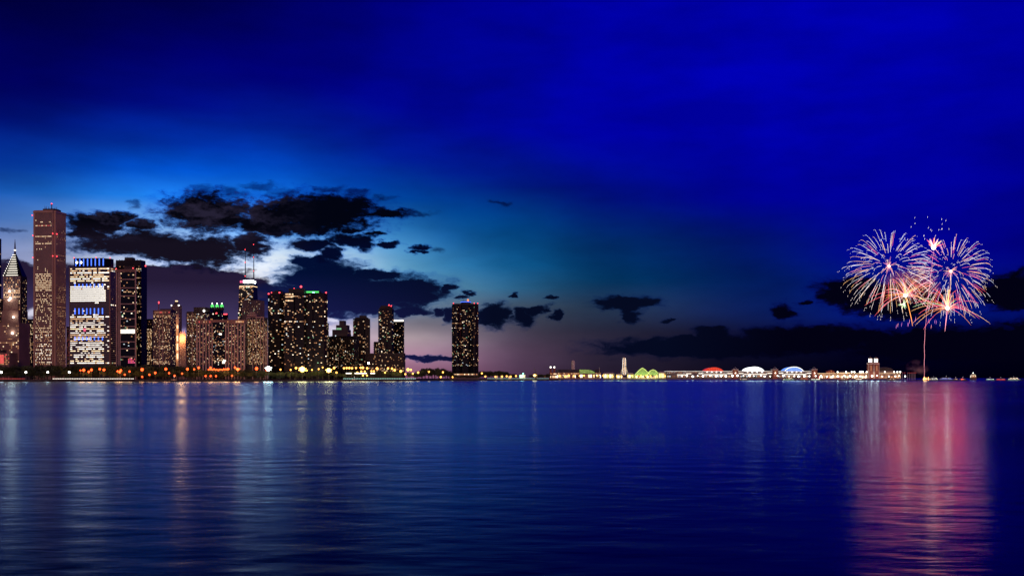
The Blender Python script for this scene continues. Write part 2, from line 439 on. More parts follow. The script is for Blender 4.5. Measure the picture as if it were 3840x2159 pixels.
class Bld:
    def __init__(s, name, label, a, b, top, Y, ratio=0.8, c=None, z0=GZ, group=None):
        s.S, s.w, s.d = fit(a, b, Y, ratio, c)
        s.Y = Y
        s.root = thing(name, label, 'building', (s.S.x, s.S.y, 0), -TH, group)
        s.top = PZ(top, Y); s.z0 = z0
        s.lit = []
    def z(s, py): return PZ(py, s.Y)
    def lx(s, px):
        """local x along the south face for a photo column"""
        k = (px - 1920.0) / F
        return -((s.S.x - k * s.S.y) / (EAST.x - k * EAST.y))
    def box(s, name, x0, x1, y0, y1, z0, z1, mat, parent=None):
        return box(name, x0, x1, y0, y1, z0, z1, mat, parent or s.root)
    def core(s, mat, top=None, inset=0.0, name='wall'):
        return s.box(name, -s.w + inset, -inset, inset, s.d - inset, s.z0, top or s.top, mat)
    def bands(s, n, z0, z1, h, mat, proud=0.3, name='spandrel', x0=None, x1=None, y1=None):
        x0 = -s.w if x0 is None else x0; x1 = 0 if x1 is None else x1; y1 = s.d if y1 is None else y1
        for i in range(n + 1):
            z = z0 + (z1 - z0) * i / n
            s.box(name, x0 - proud, x1 + proud, -proud, y1 + proud, z - h/2, z + h/2, mat)
    def piers(s, p0, p1, n, z0, z1, wd, mat, proud=0.6, name='pier', skip=None):
        p0 = Vector(p0); p1 = Vector(p1); t = (p1 - p0); ang = atan2(t.y, t.x)
        nrm = Vector((t.y, -t.x)).normalized()
        for i in range(n + 1):
            if skip and skip(i): continue
            q = p0 + t * (i / n) + nrm * (proud / 2 - 0.3)
            link(name, cube(mat), s.root, (q.x, q.y, (z0 + z1) / 2), ang, (wd, proud + 0.6, z1 - z0))
    def wins(s, p0, p1, cols, floors, z0, z1, lit, wf=0.7, hf=0.55, proud=0.12):
        p0 = Vector(p0); p1 = Vector(p1); t = (p1 - p0); ang = atan2(t.y, t.x)
        nrm = Vector((t.y, -t.x)).normalized(); L = t.length
        cw = L / cols; fh = (z1 - z0) / floors
        for j in range(floors):
            for i in range(cols):
                k = lit(i / max(1, cols - 1), j / max(1, floors - 1), i, j)
                if not k: continue
                span = 1
                if isinstance(k, tuple): k, span = k
                q = p0 + t * ((i + span / 2) / cols) + nrm * (proud / 2)
                s.lit.append(((q.x, q.y, z0 + fh * (j + 0.5)), ang, (cw * (wf if span == 1 else span - 0.12), proud, fh * hf), k))
    def done(s, cap=290):
        if not s.lit: return
        L = s.lit
        if len(L) > cap:
            order = list(range(len(L))); R.shuffle(order)
            keep = set(order[:cap])
            rest = [L[i] for i in range(len(L)) if i not in keep]
            L = [L[i] for i in range(len(L)) if i in keep]
            keys = sorted(set(r[3] for r in rest))
            V, Fc, I = [], [], []
            for loc, ang, sc, k in rest:
                b = len(V); ca, sa = cos(ang), sin(ang)
                for vx, vy, vz in CUBE_V:
                    X, Yy = vx * sc[0], vy * sc[1]
                    V.append((loc[0] + X*ca - Yy*sa, loc[1] + X*sa + Yy*ca, loc[2] + vz * sc[2]))
                for f in CUBE_F: Fc.append(tuple(b + q for q in f)); I.append(keys.index(k))
            link('window_rows', mesh('window_rows', V, Fc, keys, I), s.root, kind='stuff')
        for loc, ang, sc, k in L:
            link('window', cube(k), s.root, loc, ang, sc)
    def beacon(s, x, y, z, r=1.1, mat='beacon_red'):
        ball('beacon_light', (x, y, z), r, mat, s.root)
PAL_WARM = ['win_dim']*4 + ['win_amber']*3 + ['win_warm']*5 + ['win_bright']*2
PAL_APT = ['win_dim']*6 + ['win_amber']*5 + ['win_warm']*5 + ['win_bright']*3 + ['win_white', 'win_cool', 'win_green']
PAL_RED = ['win_dim']*3 + ['win_amber']*5 + ['win_warm']*4 + ['win_bright']*2
def scatter(p, pal=PAL_APT, rowp=0.0, rows=None, seed=0, clump=0.0, colp=None):
    rr = random.Random(seed); state = {}
    def lit(u, v, i, j):
        if j not in state:
            state[j] = (rr.random() < rowp, rr.choice(pal), rr.random())
        full, rk, q = state[j]
        pp = p
        if full: pp = 0.8
        if rows:
            for a, b, pr in rows:
                if a <= v <= b: pp = pr
        if colp and i in colp: pp = max(pp, colp[i])
        if clump: pp *= 1 + clump * sin(i * 1.7 + j * 0.9 + seed) * sin(j * 0.53 + seed * 2.1)
        if rr.random() < pp:
            return rk if full and rr.random() < 0.7 else rr.choice(pal)
        return None
    return lit

# ---------------------------------------------------------------- lake, land, pier deck
def water():
    mt = bpy.data.materials.new('lake_water'); mt.use_nodes = True
    nt = mt.node_tree; N, L = nt.nodes, nt.links
    b = N['Principled BSDF']
    b.inputs['Base Color'].default_value = (0.0, 0.001, 0.008, 1)
    b.inputs['Roughness'].default_value = 0.2
    b.inputs['IOR'].default_value = 1.33
    geo = N.new('ShaderNodeNewGeometry')
    last = None
    for sx, sy, sc, dist in ((0.55, 1.5, 1.0, 0.05), (0.12, 0.4, 1.0, 0.07)):
        mp = N.new('ShaderNodeMapping'); mp.inputs['Scale'].default_value = (sx, sy, 1)
        mp.inputs['Rotation'].default_value = (0, 0, R.uniform(-0.25, 0.25))
        L.new(geo.outputs['Position'], mp.inputs[0])
        nz = N.new('ShaderNodeTexNoise'); nz.inputs['Scale'].default_value = sc; nz.inputs['Detail'].default_value = 3
        nz.inputs['Distortion'].default_value = 0.4
        L.new(mp.outputs[0], nz.inputs['Vector'])
        bp = N.new('ShaderNodeBump'); bp.inputs['Strength'].default_value = 0.4; bp.inputs['Distance'].default_value = dist
        L.new(nz.outputs[0], bp.inputs['Height'])
        if last: L.new(last, bp.inputs['Normal'])
        last = bp.outputs[0]
    L.new(last, b.inputs['Normal'])
    mp = N.new('ShaderNodeMapping'); mp.inputs['Scale'].default_value = (0.004, 0.02, 1)
    L.new(geo.outputs['Position'], mp.inputs[0])
    nz = N.new('ShaderNodeTexNoise'); nz.inputs['Scale'].default_value = 1.0; nz.inputs['Detail'].default_value = 4
    L.new(mp.outputs[0], nz.inputs['Vector'])
    rr_ = N.new('ShaderNodeMapRange'); rr_.inputs[1].default_value = 0.35; rr_.inputs[2].default_value = 0.65; rr_.inputs[3].default_value = 0.19; rr_.inputs[4].default_value = 0.27
    L.new(nz.outputs[0], rr_.inputs[0])
    # the water lies calmer in the lee of the pier, towards the east
    sx = N.new('ShaderNodeSeparateXYZ'); L.new(geo.outputs['Position'], sx.inputs[0])
    def mm(op, a, c):
        n = N.new('ShaderNodeMath'); n.operation = op
        for i, v in enumerate((a, c)):
            if isinstance(v, (int, float)): n.inputs[i].default_value = v
            else: L.new(v, n.inputs[i])
        return n.outputs[0]
    lee = mm('DIVIDE', mm('SUBTRACT', sx.outputs[0], mm('MULTIPLY', sx.outputs[1], 0.20)), mm('ADD', mm('MULTIPLY', sx.outputs[1], 0.13), 4.0))
    lee = mm('ADD', lee, mm('MULTIPLY', mm('SUBTRACT', nz.outputs[0], 0.5), 1.2))
    lm = N.new('ShaderNodeMapRange'); lm.interpolation_type = 'SMOOTHSTEP'; lm.inputs[1].default_value = -0.4; lm.inputs[2].default_value = 0.8; lm.inputs[3].default_value = 1.0; lm.inputs[4].default_value = 0.55
    L.new(lee, lm.inputs[0])
    rough = mm('MULTIPLY', rr_.outputs[0], lm.outputs[0])
    L.new(rough, b.inputs['Roughness'])
    # blue-tinted surface reflection over dark deep water
    gl = N.new('ShaderNodeBsdfGlossy'); gl.inputs['Color'].default_value = (0.56, 0.82, 1.0, 1)
    L.new(rough, gl.inputs['Roughness']); L.new(last, gl.inputs['Normal'])
    fr = N.new('ShaderNodeFresnel'); fr.inputs['IOR'].default_value = 1.33; L.new(last, fr.inputs['Normal'])
    bo = N.new('ShaderNodeMath'); bo.operation = 'MULTIPLY'; bo.inputs[1].default_value = 1.7; bo.use_clamp = True
    pw = N.new('ShaderNodeMath'); pw.operation = 'POWER'; pw.inputs[1].default_value = 2.3; L.new(fr.outputs[0], pw.inputs[0])
    L.new(pw.outputs[0], bo.inputs[0])
    df = N.new('ShaderNodeBsdfDiffuse'); df.inputs['Color'].default_value = (0.0, 0.001, 0.012, 1)
    mx = N.new('ShaderNodeMixShader'); L.new(bo.outputs[0], mx.inputs[0]); L.new(df.outputs[0], mx.inputs[1]); L.new(gl.outputs[0], mx.inputs[2])
    L.new(mx.outputs[0], N['Material Output'].inputs['Surface'])
    MATS['lake_water'] = mt
water()
def lake_mesh():
    """graded grid of real wind waves near the shore of the viewer, flat sheet beyond"""
    import numpy as np
    rg = np.random.default_rng(4)
    NR, NC, Y0, Y1, K = 620, 520, 18.0, 1000.0, 0.62
    tt = np.linspace(0, 1, NR)
    rows = Y0 * (Y1 / Y0) ** (tt ** 0.92)
    u = np.linspace(-K, K, NC)
    Xg = rows[:, None] * u[None, :]; Yg = np.repeat(rows[:, None], NC, 1)
    Z = np.zeros_like(Xg)
    n = 46; S = WAVE_SLOPE
    gust = 0.75 + 0.35 * np.sin(Xg * 0.011 + 1.3 * np.sin(Yg * 0.02)) * np.sin(Yg * 0.035 + 0.7 * np.sin(Xg * 0.017) + 1.0) + 0.2 * np.sin(Yg * 0.11 + Xg * 0.02)
    step = np.gradient(rows)[:, None]
    for k in range(n):
        lam = 0.5 * (6 / 0.5) ** rg.random()
        a = rg.normal(0.15, 0.75); ph = rg.random() * 6.283
        kx, ky = sin(a) * 6.283 / lam, cos(a) * 6.283 / lam
        amp = S * sqrt(2 / n) * lam / 6.283
        fade = np.clip(lam * abs(cos(a)) / (3.0 * step) - 0.35, 0, 1)
        Z += amp * np.sin(Xg * kx + Yg * ky + ph) * fade
    Z *= gust * np.clip((Y1 - Yg) / 120, 0, 1) * np.clip((Yg - Y0) / 4, 0, 1) * np.clip((K - np.abs(u))[None, :] / 0.03, 0, 1)
    co = np.stack([Xg, Yg, Z], -1).reshape(-1, 3)
    idx = np.arange(NR * NC).reshape(NR, NC)
    q = np.stack([idx[:-1, :-1], idx[:-1, 1:], idx[1:, 1:], idx[1:, :-1]], -1).reshape(-1, 4)
    b = len(co); W = 25000.0
    ex = np.array([(-W, -400, 0), (W, -400, 0), (W, Y0, 0), (-W, Y0, 0), (W, Y1, 0), (-W, Y1, 0), (W, 45000, 0), (-W, 45000, 0)], float)
    BL, BR, TL, TR = idx[0, 0], idx[0, -1], idx[-1, 0], idx[-1, -1]
    eq = np.array([(b, b+1, b+2, b+3), (b+3, BL, TL, b+5), (BR, b+2, b+4, TR), (b+5, b+4, b+6, b+7)])
    co = np.concatenate([co, ex]); q = np.concatenate([q, eq])
    me = bpy.data.meshes.new('lake')
    me.vertices.add(len(co)); me.vertices.foreach_set('co', co.ravel())
    me.loops.add(q.size); me.loops.foreach_set('vertex_index', q.ravel().astype('i4'))
    me.polygons.add(len(q)); me.polygons.foreach_set('loop_start', np.arange(0, q.size, 4, dtype='i4'))
    me.polygons.foreach_set('use_smooth', np.ones(len(q), bool))
    me.update(); me.validate()
    me.materials.append(MATS['lake_water'])
    return me
WAVE_SLOPE = 0.022
link('lake', lake_mesh(), kind='structure')

SHORE = [(-1500, 1500), (-300, 1740), (0, 1790), (500, 1840), (1000, 1900), (1230, 2010), (1420, 2080), (1565, 2150), (1640, 2380), (1800, 2560), (1940, 2620), (2068, 2725)]
def shore_Y(px):
    for (a, ya), (b, yb) in zip(SHORE, SHORE[1:]):
        if a <= px <= b: return ya + (yb - ya) * (px - a) / (b - a)
    return SHORE[-1][1]
pts = [(PX(p, Y), Y) for p, Y in SHORE]
outer = pts + [(PX(2068, 2725) + 60, 3400), (350, 12000), (-12000, 12000), (-12000, 1500)]
me = prism_mesh('ground', outer, -2.0, GZ, 'earth')
link('ground', me, kind='structure')
# stone seawall blocks along the water's edge
wall_root = tag(link('seawall', None, None), 'long dark stone seawall along the edge of the city shore', 'seawall')
for (p0, p1) in zip(pts[1:], pts[2:]):
    a, b = Vector(p0), Vector(p1); L = (b - a).length; n = max(1, int(L / 14)); ang = atan2((b-a).y, (b-a).x)
    for i in range(n):
        q = a + (b - a) * ((i + 0.5) / n)
        h = GZ + R.uniform(0.1, 0.5)
        link('stone_block', cube('seawall_stone'), wall_root, (q.x, q.y - 1.2, h / 2 - 0.5), ang, (L / n - 0.3, 2.4, h + 1))
# grass and a lakeside road in the park
def strip(name, p0, p1, off0, off1, z, mat):
    a = []; b = []
    for k in range(21):
        px = p0 + (p1 - p0) * k / 20
        Y = shore_Y(px)
        a.append((PX(px, Y + off0), Y + off0, z)); b.append((PX(px, Y + off1), Y + off1, z))
    v = a + b; n = len(a)
    return link(name, mesh(name, v, [(i, i + 1, n + i + 1, n + i) for i in range(n - 1)], mat), kind='structure')
strip('lawn', -300, 1220, 8, 60, GZ + 0.05, 'grass')
strip('road', -300, 1540, 64, 88, GZ + 0.06, 'asphalt')
strip('pavement', -300, 1540, 2, 7, GZ + 0.12, 'grey_concrete')

# ---------------------------------------------------------------- buildings
def pru_tower():
    s = Bld('office_tower', 'chevron-topped stone office tower with a lit pointed pyramid and spire', 9, 103, 1035, 2270, c=80)
    w, d = s.w, s.d; r = s.root
    ch = min(w, d) * 0.12
    cx, cy = -w / 2, d / 2
    z1 = s.top
    octo = [(-w + ch, 0), (-ch, 0), (0, ch), (0, d - ch), (-ch, d), (-w + ch, d), (-w, d - ch), (-w, ch)]
    prism('wall', octo, s.z0, z1, 'dark_glass', r)
    # lower setbacks
    for k, (py, e) in enumerate(((1120, 4), (1165, 7), (1210, 10))):
        s.box('setback', -w * 0.78 - e, -w * 0.22 + e, -e, d + e - 2, s.z0, s.z(py), 'brown_stone')
    s.box('setback', -w - 22, -w + 6, 6, d - 4, s.z0, s.z(1118), 'bronze')
    # pyramid
    za = PZ(945, s.Y + 20)
    tip = [(cx + (a - cx) * 0.03, cy + (b - cy) * 0.03) for a, b in octo]
    pyr = prism('pyramid_roof', octo, z1, za, 'black_glass', r, tip)
    for k in range(10):
        t = 0.04 + k * 0.092
        z = z1 + (za - z1) * t
        half = (w / 2 - ch) * (1 - 0.97 * t)
        yy = cy * 0.97 * t
        link('light_strip', cube('strip_white'), pyr, (cx, yy - 0.3, z), 0, (half * 1.5, 0.5, 0.9))
        for sg in (-1,):
            link('light_strip', cube('strip_white'), pyr, (cx + sg * (w / 2) * (1 - 0.97 * t), cy * 0.97 * t + ch * (1 - t), z), 0, (1.6, 1.6, 1.6))
    tube('spire', [(cx, cy, za - 4), (cx, cy, za + 16), (cx, cy, PZ(898, s.Y + 20))], [2.2, 1.2, 0.25], 'grey_steel', r)
    ball('beacon_light', (cx, cy, za + 3), 2.2, 'strip_white', r)
    n = 11
    s.piers((-w + ch, 0), (-ch, 0), n, s.z(1210), z1, 0.9, 'pale_concrete', 0.7)
    s.piers((0, ch), (0, d - ch), 6, s.z0, z1, 0.8, 'bronze', 0.5)
    s.wins((-w + ch, 0), (-ch, 0), 11, 22, s.z(1210), z1 - 2, scatter(0.42, PAL_WARM, 0.1, seed=3, clump=0.7))
    e = 10
    s.wins((-w * 0.78 - e, -e), (-w * 0.22 + e, -e), 12, 22, s.z(1365), s.z(1212), scatter(0.22, PAL_WARM, 0.08, seed=4))
    s.wins((-w - 22, 6), (-w - 4, 6), 5, 40, s.z(1365), s.z(1120), scatter(0.3, PAL_WARM, 0.0, seed=5))
    s.wins((0, ch), (0, d - ch), 9, 60, s.z(1365), z1 - 6, scatter(0.13, PAL_WARM, 0.07, seed=6))
    # uplights standing on the setbacks
    for px, py in ((42, 1092), (46, 1118), (62, 1190), (58, 1250), (40, 1125)):
        x = s.lx(px)
        ball('uplight', (x, -11.5 if py > 1160 else -6, s.z(py)), 1.8, 'bulb_white', r)
        point_light('uplight_glow', (x, -13 if py > 1160 else -8, s.z(py) + 2), (1, .85, .65), 6000, r, 4)
    s.done()
pru_tower()

def pru_low():
    s = Bld('office_block', 'low stone office block with glowing horizontal window bands beside a red sign', -70, 66, 1322, 2190, 0.5)
    s.core('brown_stone')
    s.bands(6, s.z(1368), s.z(1326), 1.6, 'brown_stone', 0.5)
    s.wins((-s.w, 0), (0, 0), 26, 6, s.z(1368), s.z(1326), scatter(0.6, ['win_dim', 'win_amber', 'win_red', 'win_dim'], seed=8), wf=0.85)
    s.box('rooftop_box', -s.w * 0.7, -s.w * 0.3, 6, 20, s.top, s.top + 6, 'dark_concrete')
    x = s.lx(8)
    s.box('sign_panel', x - 12, x + 4, -1.2, -0.6, s.z(1362), s.z(1330), 'win_red')
    s.done()
pru_low()

def aon():
    s = Bld('skyscraper', 'tallest pink granite skyscraper with straight vertical piers and a roof mast', 122, 251, 797, 2230, c=205)
    w, d = s.w, s.d; n = 4.0; r = s.root
    s.box('wall', -w + n, -n, 0, d, s.z0, s.top, 'dark_glass')
    s.box('wall', -w, 0, n, d - n, s.z0, s.top - 0.5, 'dark_glass')
    # corner returns of pale stone
    for (x0, x1, y0, y1) in ((-n - 0.2, 0.3, n - 0.6, n + 1.6), (-n - 1.4, -n + 0.3, -0.3, n), (-w - 0.3, -w + n, n - 0.6, n + 1.6), (-w + n - 0.3, -w + n + 1.2, -0.3, n)):
        s.box('corner_pier', x0, x1, y0, y1, s.z0, s.top + 1, 'pink_granite')
    s.piers((-w + n + 2.4, 0), (-n - 2.6, 0), 17, s.z0, s.top, 1.0, 'pink_granite', 0.4)
    s.piers((0, n + 3), (0, d - n - 1), 18, s.z0, s.top, 0.9, 'pink_granite', 0.3)
    s.box('cornice', -w + n - 0.6, -n + 0.6, -1.1, d + 0.8, s.top, s.top + 5, 'pink_granite')
    s.box('cornice', -w - 0.9, 0.9, n - 0.8, d - n + 0.8, s.top + 0.4, s.top + 4.6, 'pink_granite')
    s.box('louvre_band', -w + n + 1.5, -n - 1.5, -0.5, 2, s.z(842), s.z(838), 'brown_stone')
    bright = [(1300,1370,.68),(1255,1300,.55),(1230,1255,.75),(1205,1228,.3),(1165,1205,.35),(1100,1165,.42),(1050,1090,.85),(1020,1048,.6),(900,1018,.03),(0,900,.02)]
    solid = {883: 1, 911: .85, 934: .45, 905: .3, 830: .25, 845: .35, 1024: .9, 1075: .9, 1060: .9, 1207: .9, 1170: .6}
    rr = random.Random(5)
    fl = 82; z0, z1 = s.z(1368), s.z(815)
    def lit(u, v, i, j):
        py = HOR - (z0 + (z1 - z0) * v - CAMZ) * F / s.Y
        p = 0.02
        for a, b, q in bright:
            if a <= py <= b: p = q
        for k, q in solid.items():
            if abs(py - k) < 3.4: p = q; 
        if 925 < py < 940 and u > 0.45: p = 0.0
        key = (j * 7919) % 5
        if rr.random() < p * (0.45 if key in (1, 3) and py > 1090 else 1.0):
            return rr.choice(['win_warm', 'win_bright', 'win_bright'] if py < 1250 else ['win_warm', 'win_bright', 'win_white', 'win_amber'])
        if 836 < py < 846 and rr.random() < .8: return 'win_red'
    s.wins((-w + n + 2.4, 0), (-n - 2.6, 0), 17, fl, z0, z1, lit, wf=0.72, hf=0.5)
    rows = [(0.0, .12, .3), (.12, .3, .3), (.33, .37, .6), (.42, .47, .5), (.47, .55, .25), (.86, .88, .5)]
    s.wins((0, n + 3), (0, d - n - 1), 18, fl, z0, z1, scatter(0.05, ['win_dim', 'win_amber', 'win_amber', 'win_warm'], 0.06, rows, seed=9), wf=0.6, hf=0.4)
    # roof plant, aerials and mast
    zr = s.top + 5
    prism('rooftop_box', [(-w*.68, d*.25), (-w*.16, d*.25), (-w*.1, d*.5), (-w*.16, d*.8), (-w*.68, d*.8), (-w*.74, d*.5)], zr, zr + 5, 'dark_concrete', r)
    for k in range(22):
        x = -w * R.uniform(.14, .7); y = d * R.uniform(.25, .8)
        tube('aerial', [(x, y, zr + 4), (x, y, zr + R.uniform(8, 13))], 0.22, 'grey_steel', r, 4)
    mx = -w * .42
    tube('mast', [(mx, d*.5, zr), (mx, d*.5, zr + 14), (mx, d*.5, zr + 14.2), (mx, d*.5, s.z(758))], [0.9, 0.9, 1.7, 1.5], 'grey_steel', r)
    s.beacon(mx, d*.5, s.z(757), 1.5)
    for px, py in ((122, 806), (199, 876), (199, 960), (124, 965), (124, 882)):
        s.beacon(s.lx(px), -1.2, s.z(py), 1.1)
    for py in (876, 960): s.beacon(1.4, n + 2, s.z(py), 1.2)
    s.done()
aon()

def bcbs():
    s = Bld('office_tower', 'wide brightly lit office tower with blue vertical light fins at its crown', 262, 437, 1000, 2180, c=412)
    w, d = s.w, s.d; r = s.root
    s.core('dark_glass')
    s.box('wall', -w - 1.2, -w + 0.6, -0.8, d, s.z0, s.top + 1, 'grey_concrete')
    s.box('corner_pier', -1.2, 1.0, -0.8, 1.4, s.z0, s.top, 'brown_stone')
    zc0, zc1 = s.top, s.z(967)
    ch = 9
    prism('crown_wall', [(-w + 7, 3), (-ch - 6, 3), (-4, ch + 4), (-4, d - 4), (-w + 7, d - 4)], zc0, zc1, 'black_glass', r)
    s.box('parapet', -w + 6.6, -ch - 5, 2.5, 4, zc1 - 1.2, zc1 + 0.4, 'black_steel')
    fins = [282, 297, 311, 326, 340, 355, 370, 385]
    for px in fins:
        x = s.lx(px)
        for a, b, yy in ((969, 995, 2.7), (1064, 1077, -0.75), (1155, 1177, -0.75), (1262, 1275, -0.75)):
            s.box('light_fin', x - 1.0, x + 1.0, yy - 0.3, yy, s.z(b), s.z(a), 'fin_blue')
    # white cross-and-shield emblem near the top: two bright marks
    for px in (286, 302):
        x = s.lx(px); z = s.z(982)
        em = s.box('emblem', x - 2.2, x + 2.2, 2.1, 2.5, z - 0.9, z + 0.9, 'lantern_white')
        s.box('emblem', x - 0.9, x + 0.9, 2.0, 2.4, z - 2.6, z + 2.4, 'lantern_white')
    dark_floors = [(1056, 1066, 0), (1127, 1182, 0)]
    rr = random.Random(21)
    fl = 48; z0, z1 = s.z(1364), s.z(1003)
    s.bands(fl, z0, z1, 1.9, 'grey_concrete', 0.35)
    rowst = {}
    def lit(u, v, i, j):
        py = HOR - (z0 + (z1 - z0) * v - CAMZ) * F / s.Y
        if j not in rowst: rowst[j] = (rr.choice([.97, .95, .9, .75, .5]), rr.choice(['win_warm', 'win_bright', 'win_white', 'win_white', 'win_pale']))
        p, k = rowst[j]
        if py < 1056: p *= 0.95
        elif py < 1082: p = 0.95 if 1066 < py < 1080 else 0.2; k = 'win_white'
        elif py < 1126: return 'win_white' if u < 0.95 else None
        elif py < 1150: p = 0.04
        elif py < 1182: p = 0.3 if py > 1176 else 0.02
        elif 1268 < py < 1278: return 'win_white' if .08 < u < .55 else None
        if py > 1290: p *= 0.95 if u > 0.4 else 0.75
        if u > 0.9 and py > 1050: p *= 0.25
        if rr.random() < p: return k if rr.random() < .8 else rr.choice(['win_warm', 'win_bright', 'win_white', 'win_pale'])
    s.wins((-w + 1, 0), (-1.5, 0), 22, fl, z0, z1, lit, wf=0.96, hf=0.46)
    s.wins((0, 2), (0, d), 10, fl, z0, z1, scatter(0.05, PAL_APT, 0.03, [(.97, 1, .8)], seed=31), wf=0.7, hf=0.5)
    for px in (316, 318, 320):
        for py in (1232, 1236, 1240):
            s.box('coloured_window', s.lx(px) - 1.4, s.lx(px) + 1.4, -0.8, -0.5, s.z(py) - 1, s.z(py) + 1, 'win_magenta')
    s.beacon(-w + 7, 3, zc1 + 1.5); s.beacon(-30, 3, zc1 + 1.5); s.beacon(-4, d * .3, zc1 + 1)
    s.done()
bcbs()

def grid_tower():
    s = Bld('residential_tower', 'slender tower with pale open grid frame beside the lit office tower', 437, 512, 1011, 2150, 0.6, c=506)
    w, d = s.w, s.d
    s.core('black_glass')
    cols = (437.5, 451, 508.5)
    for px in cols: s.box('frame_pier', s.lx(px) - 0.9, s.lx(px) + 0.9, -1.0, 1, s.z0, s.top, 'pale_concrete')
    s.box('frame_pier', s.lx(445) - .5, s.lx(445) + .5, -0.7, .5, s.z0, s.top - 4, 'pale_concrete')
    s.box('cornice', -w - 0.5, 0.6, -1.3, d, s.top - 4.5, s.top + 1, 'brown_stone')
    s.box('cornice', -w + 14, -2, 3, d - 3, s.top + 1, s.top + 7, 'dark_concrete')
    for py in (1047, 1079, 1109, 1139, 1167, 1195, 1224, 1281, 1307, 1337): s.box('spandrel', s.lx(451), s.lx(508), -0.9, 0.5, s.z(py) - 0.8, s.z(py) + 0.8, 'pale_concrete')
    for k in range(46):
        z = s.z(1362) + (s.z(1025) - s.z(1362)) * k / 45
        s.box('balcony_slab', s.lx(438), s.lx(451), -0.8, 0.4, z - 0.55, z + 0.55, 'pale_concrete')
    s.wins((s.lx(451), 0), (s.lx(508), 0), 10, 60, s.z(1362), s.z(1016), scatter(0.09, PAL_APT, 0.03, seed=41, clump=.8), wf=0.8)
    for py in (1237, 1242, 1247):
        s.wins((s.lx(452), 0), (s.lx(507), 0), 9, 1, s.z(py + 2.4), s.z(py - 2.4), lambda u, v, i, j: 'win_white', wf=0.95, hf=0.9)
    s.wins((s.lx(480), 0), (s.lx(507), 0), 5, 3, s.z(1362), s.z(1343), scatter(0.9, ['win_magenta', 'win_red'], seed=42), hf=.8)
    s.beacon(-w, -1.4, s.top + 2); s.beacon(s.lx(500), -1.4, s.top + 3)
    s.done()
grid_tower()

def black_tower():
    s = Bld('residential_tower', 'black glass tower with stepped dark roof standing behind the grid frame tower', 428, 551, 1000, 2260, 0.45)
    w, d = s.w, s.d
    s.core('black_glass', s.top)
    x = s.lx(526)
    s.box('wall', -w + 2, x, 3, d - 2, s.top, s.z(974), 'black_steel')
    s.box('rooftop_box', s.lx(462), s.lx(490), 6, d - 6, s.z(974), s.z(963), 'dark_concrete')
    for k in range(10):
        xx = -w + 4 + k * (x + w - 6) / 9
        s.box('parapet_post', xx, xx + 1, 2.6, 3.4, s.z(974), s.z(974) + R.uniform(0.6, 2.2), 'black_steel')
    s.bands(40, s.z(1366), s.top - 2, 0.7, 'bronze', 0.25)
    s.wins((s.lx(511), 0), (0, 0), 9, 66, s.z(1366), s.top - 3, scatter(0.07, PAL_APT, 0.07, [(.79, .81, .95), (.98, 1, .8), (.9, .92, .9)], seed=51), wf=0.85)
    s.wins((-w + 4, 3), (x, 3), 18, 2, s.z(1005), s.z(996), scatter(0.3, PAL_WARM, seed=52))
    s.beacon(s.lx(546), -.5, s.top + 1.5, 1.5)
    s.done()
black_tower()

def simple(name, label, a, b, top, Y, wall, fl, cols, p, seed, pal=PAL_APT, ratio=0.7, c=None, bandm=None, pierm=None, npier=0, cap=290, rowp=0.0, rows=None,
           pent=None, bandh=0.9, wf=0.7, hf=0.55, clump=0.5, side=True, low=1366, group=None):
    s = Bld(name, label, a, b, top, Y, ratio, c, group=group)
    w, d = s.w, s.d
    s.core(wall)
    z0, z1 = s.z(low), s.top - 3
    if bandm: s.bands(fl, z0, z1, bandh, bandm, 0.35)
    if pierm:
        s.piers((-w, 0), (0, 0), npier, s.z0, s.top, 1.1, pierm, 0.7)
        s.piers((0, 0), (0, d), max(2, int(npier * d / w)), s.z0, s.top, 1.1, pierm, 0.7)
    s.wins((-w + .5, 0), (-.5, 0), cols, fl, z0, z1, scatter(p, pal, rowp, rows, seed, clump), wf, hf)
    if side and d > 4: s.wins((0, .5), (0, d - .5), max(2, int(cols * d / w)), fl, z0, z1, scatter(p * .6, pal, 0, None, seed + 1, clump), wf, hf)
    s.box('parapet', -w - .2, .2, -.2, d + .2, s.top, s.top + 1.4, wall)
    for (x0, x1, py, m) in (pent or []):
        s.box('rooftop_box', s.lx(x0), s.lx(x1), 3, max(6, d - 3), s.top, s.z(py), m)
    return s

s = simple('office_block', 'narrow block with lit windows in the gap left of the granite skyscraper', 103, 127, 1198, 2500, 'black_glass', 28, 6, .35, 61, PAL_WARM, rows=[(.3,.5,.8)], bandm='dark_concrete'); s.done()
s = simple('apartment_block', 'narrow brown apartment slab in the gap right of the granite skyscraper', 250, 265, 1226, 2420, 'brown_stone', 30, 4, .35, 63, ['win_dim', 'win_red', 'win_amber'], pierm='brown_stone', npier=3); s.done()
s = simple('office_tower', 'dark tower cut off by the picture edge left of the pyramid-topped tower', -60, 5, 894, 2400, 'dark_glass', 60, 10, .12, 65, PAL_WARM, bandm='bronze'); s.done()
s = simple('apartment_block', 'dark block with a bright lit lower half right of the black glass tower', 549, 577, 1198, 2320, 'black_glass', 34, 7, .12, 67, PAL_WARM, rows=[(0,.3,.62),(.38,.8,.72),(.8,.84,.6)], bandm='dark_concrete'); s.done()

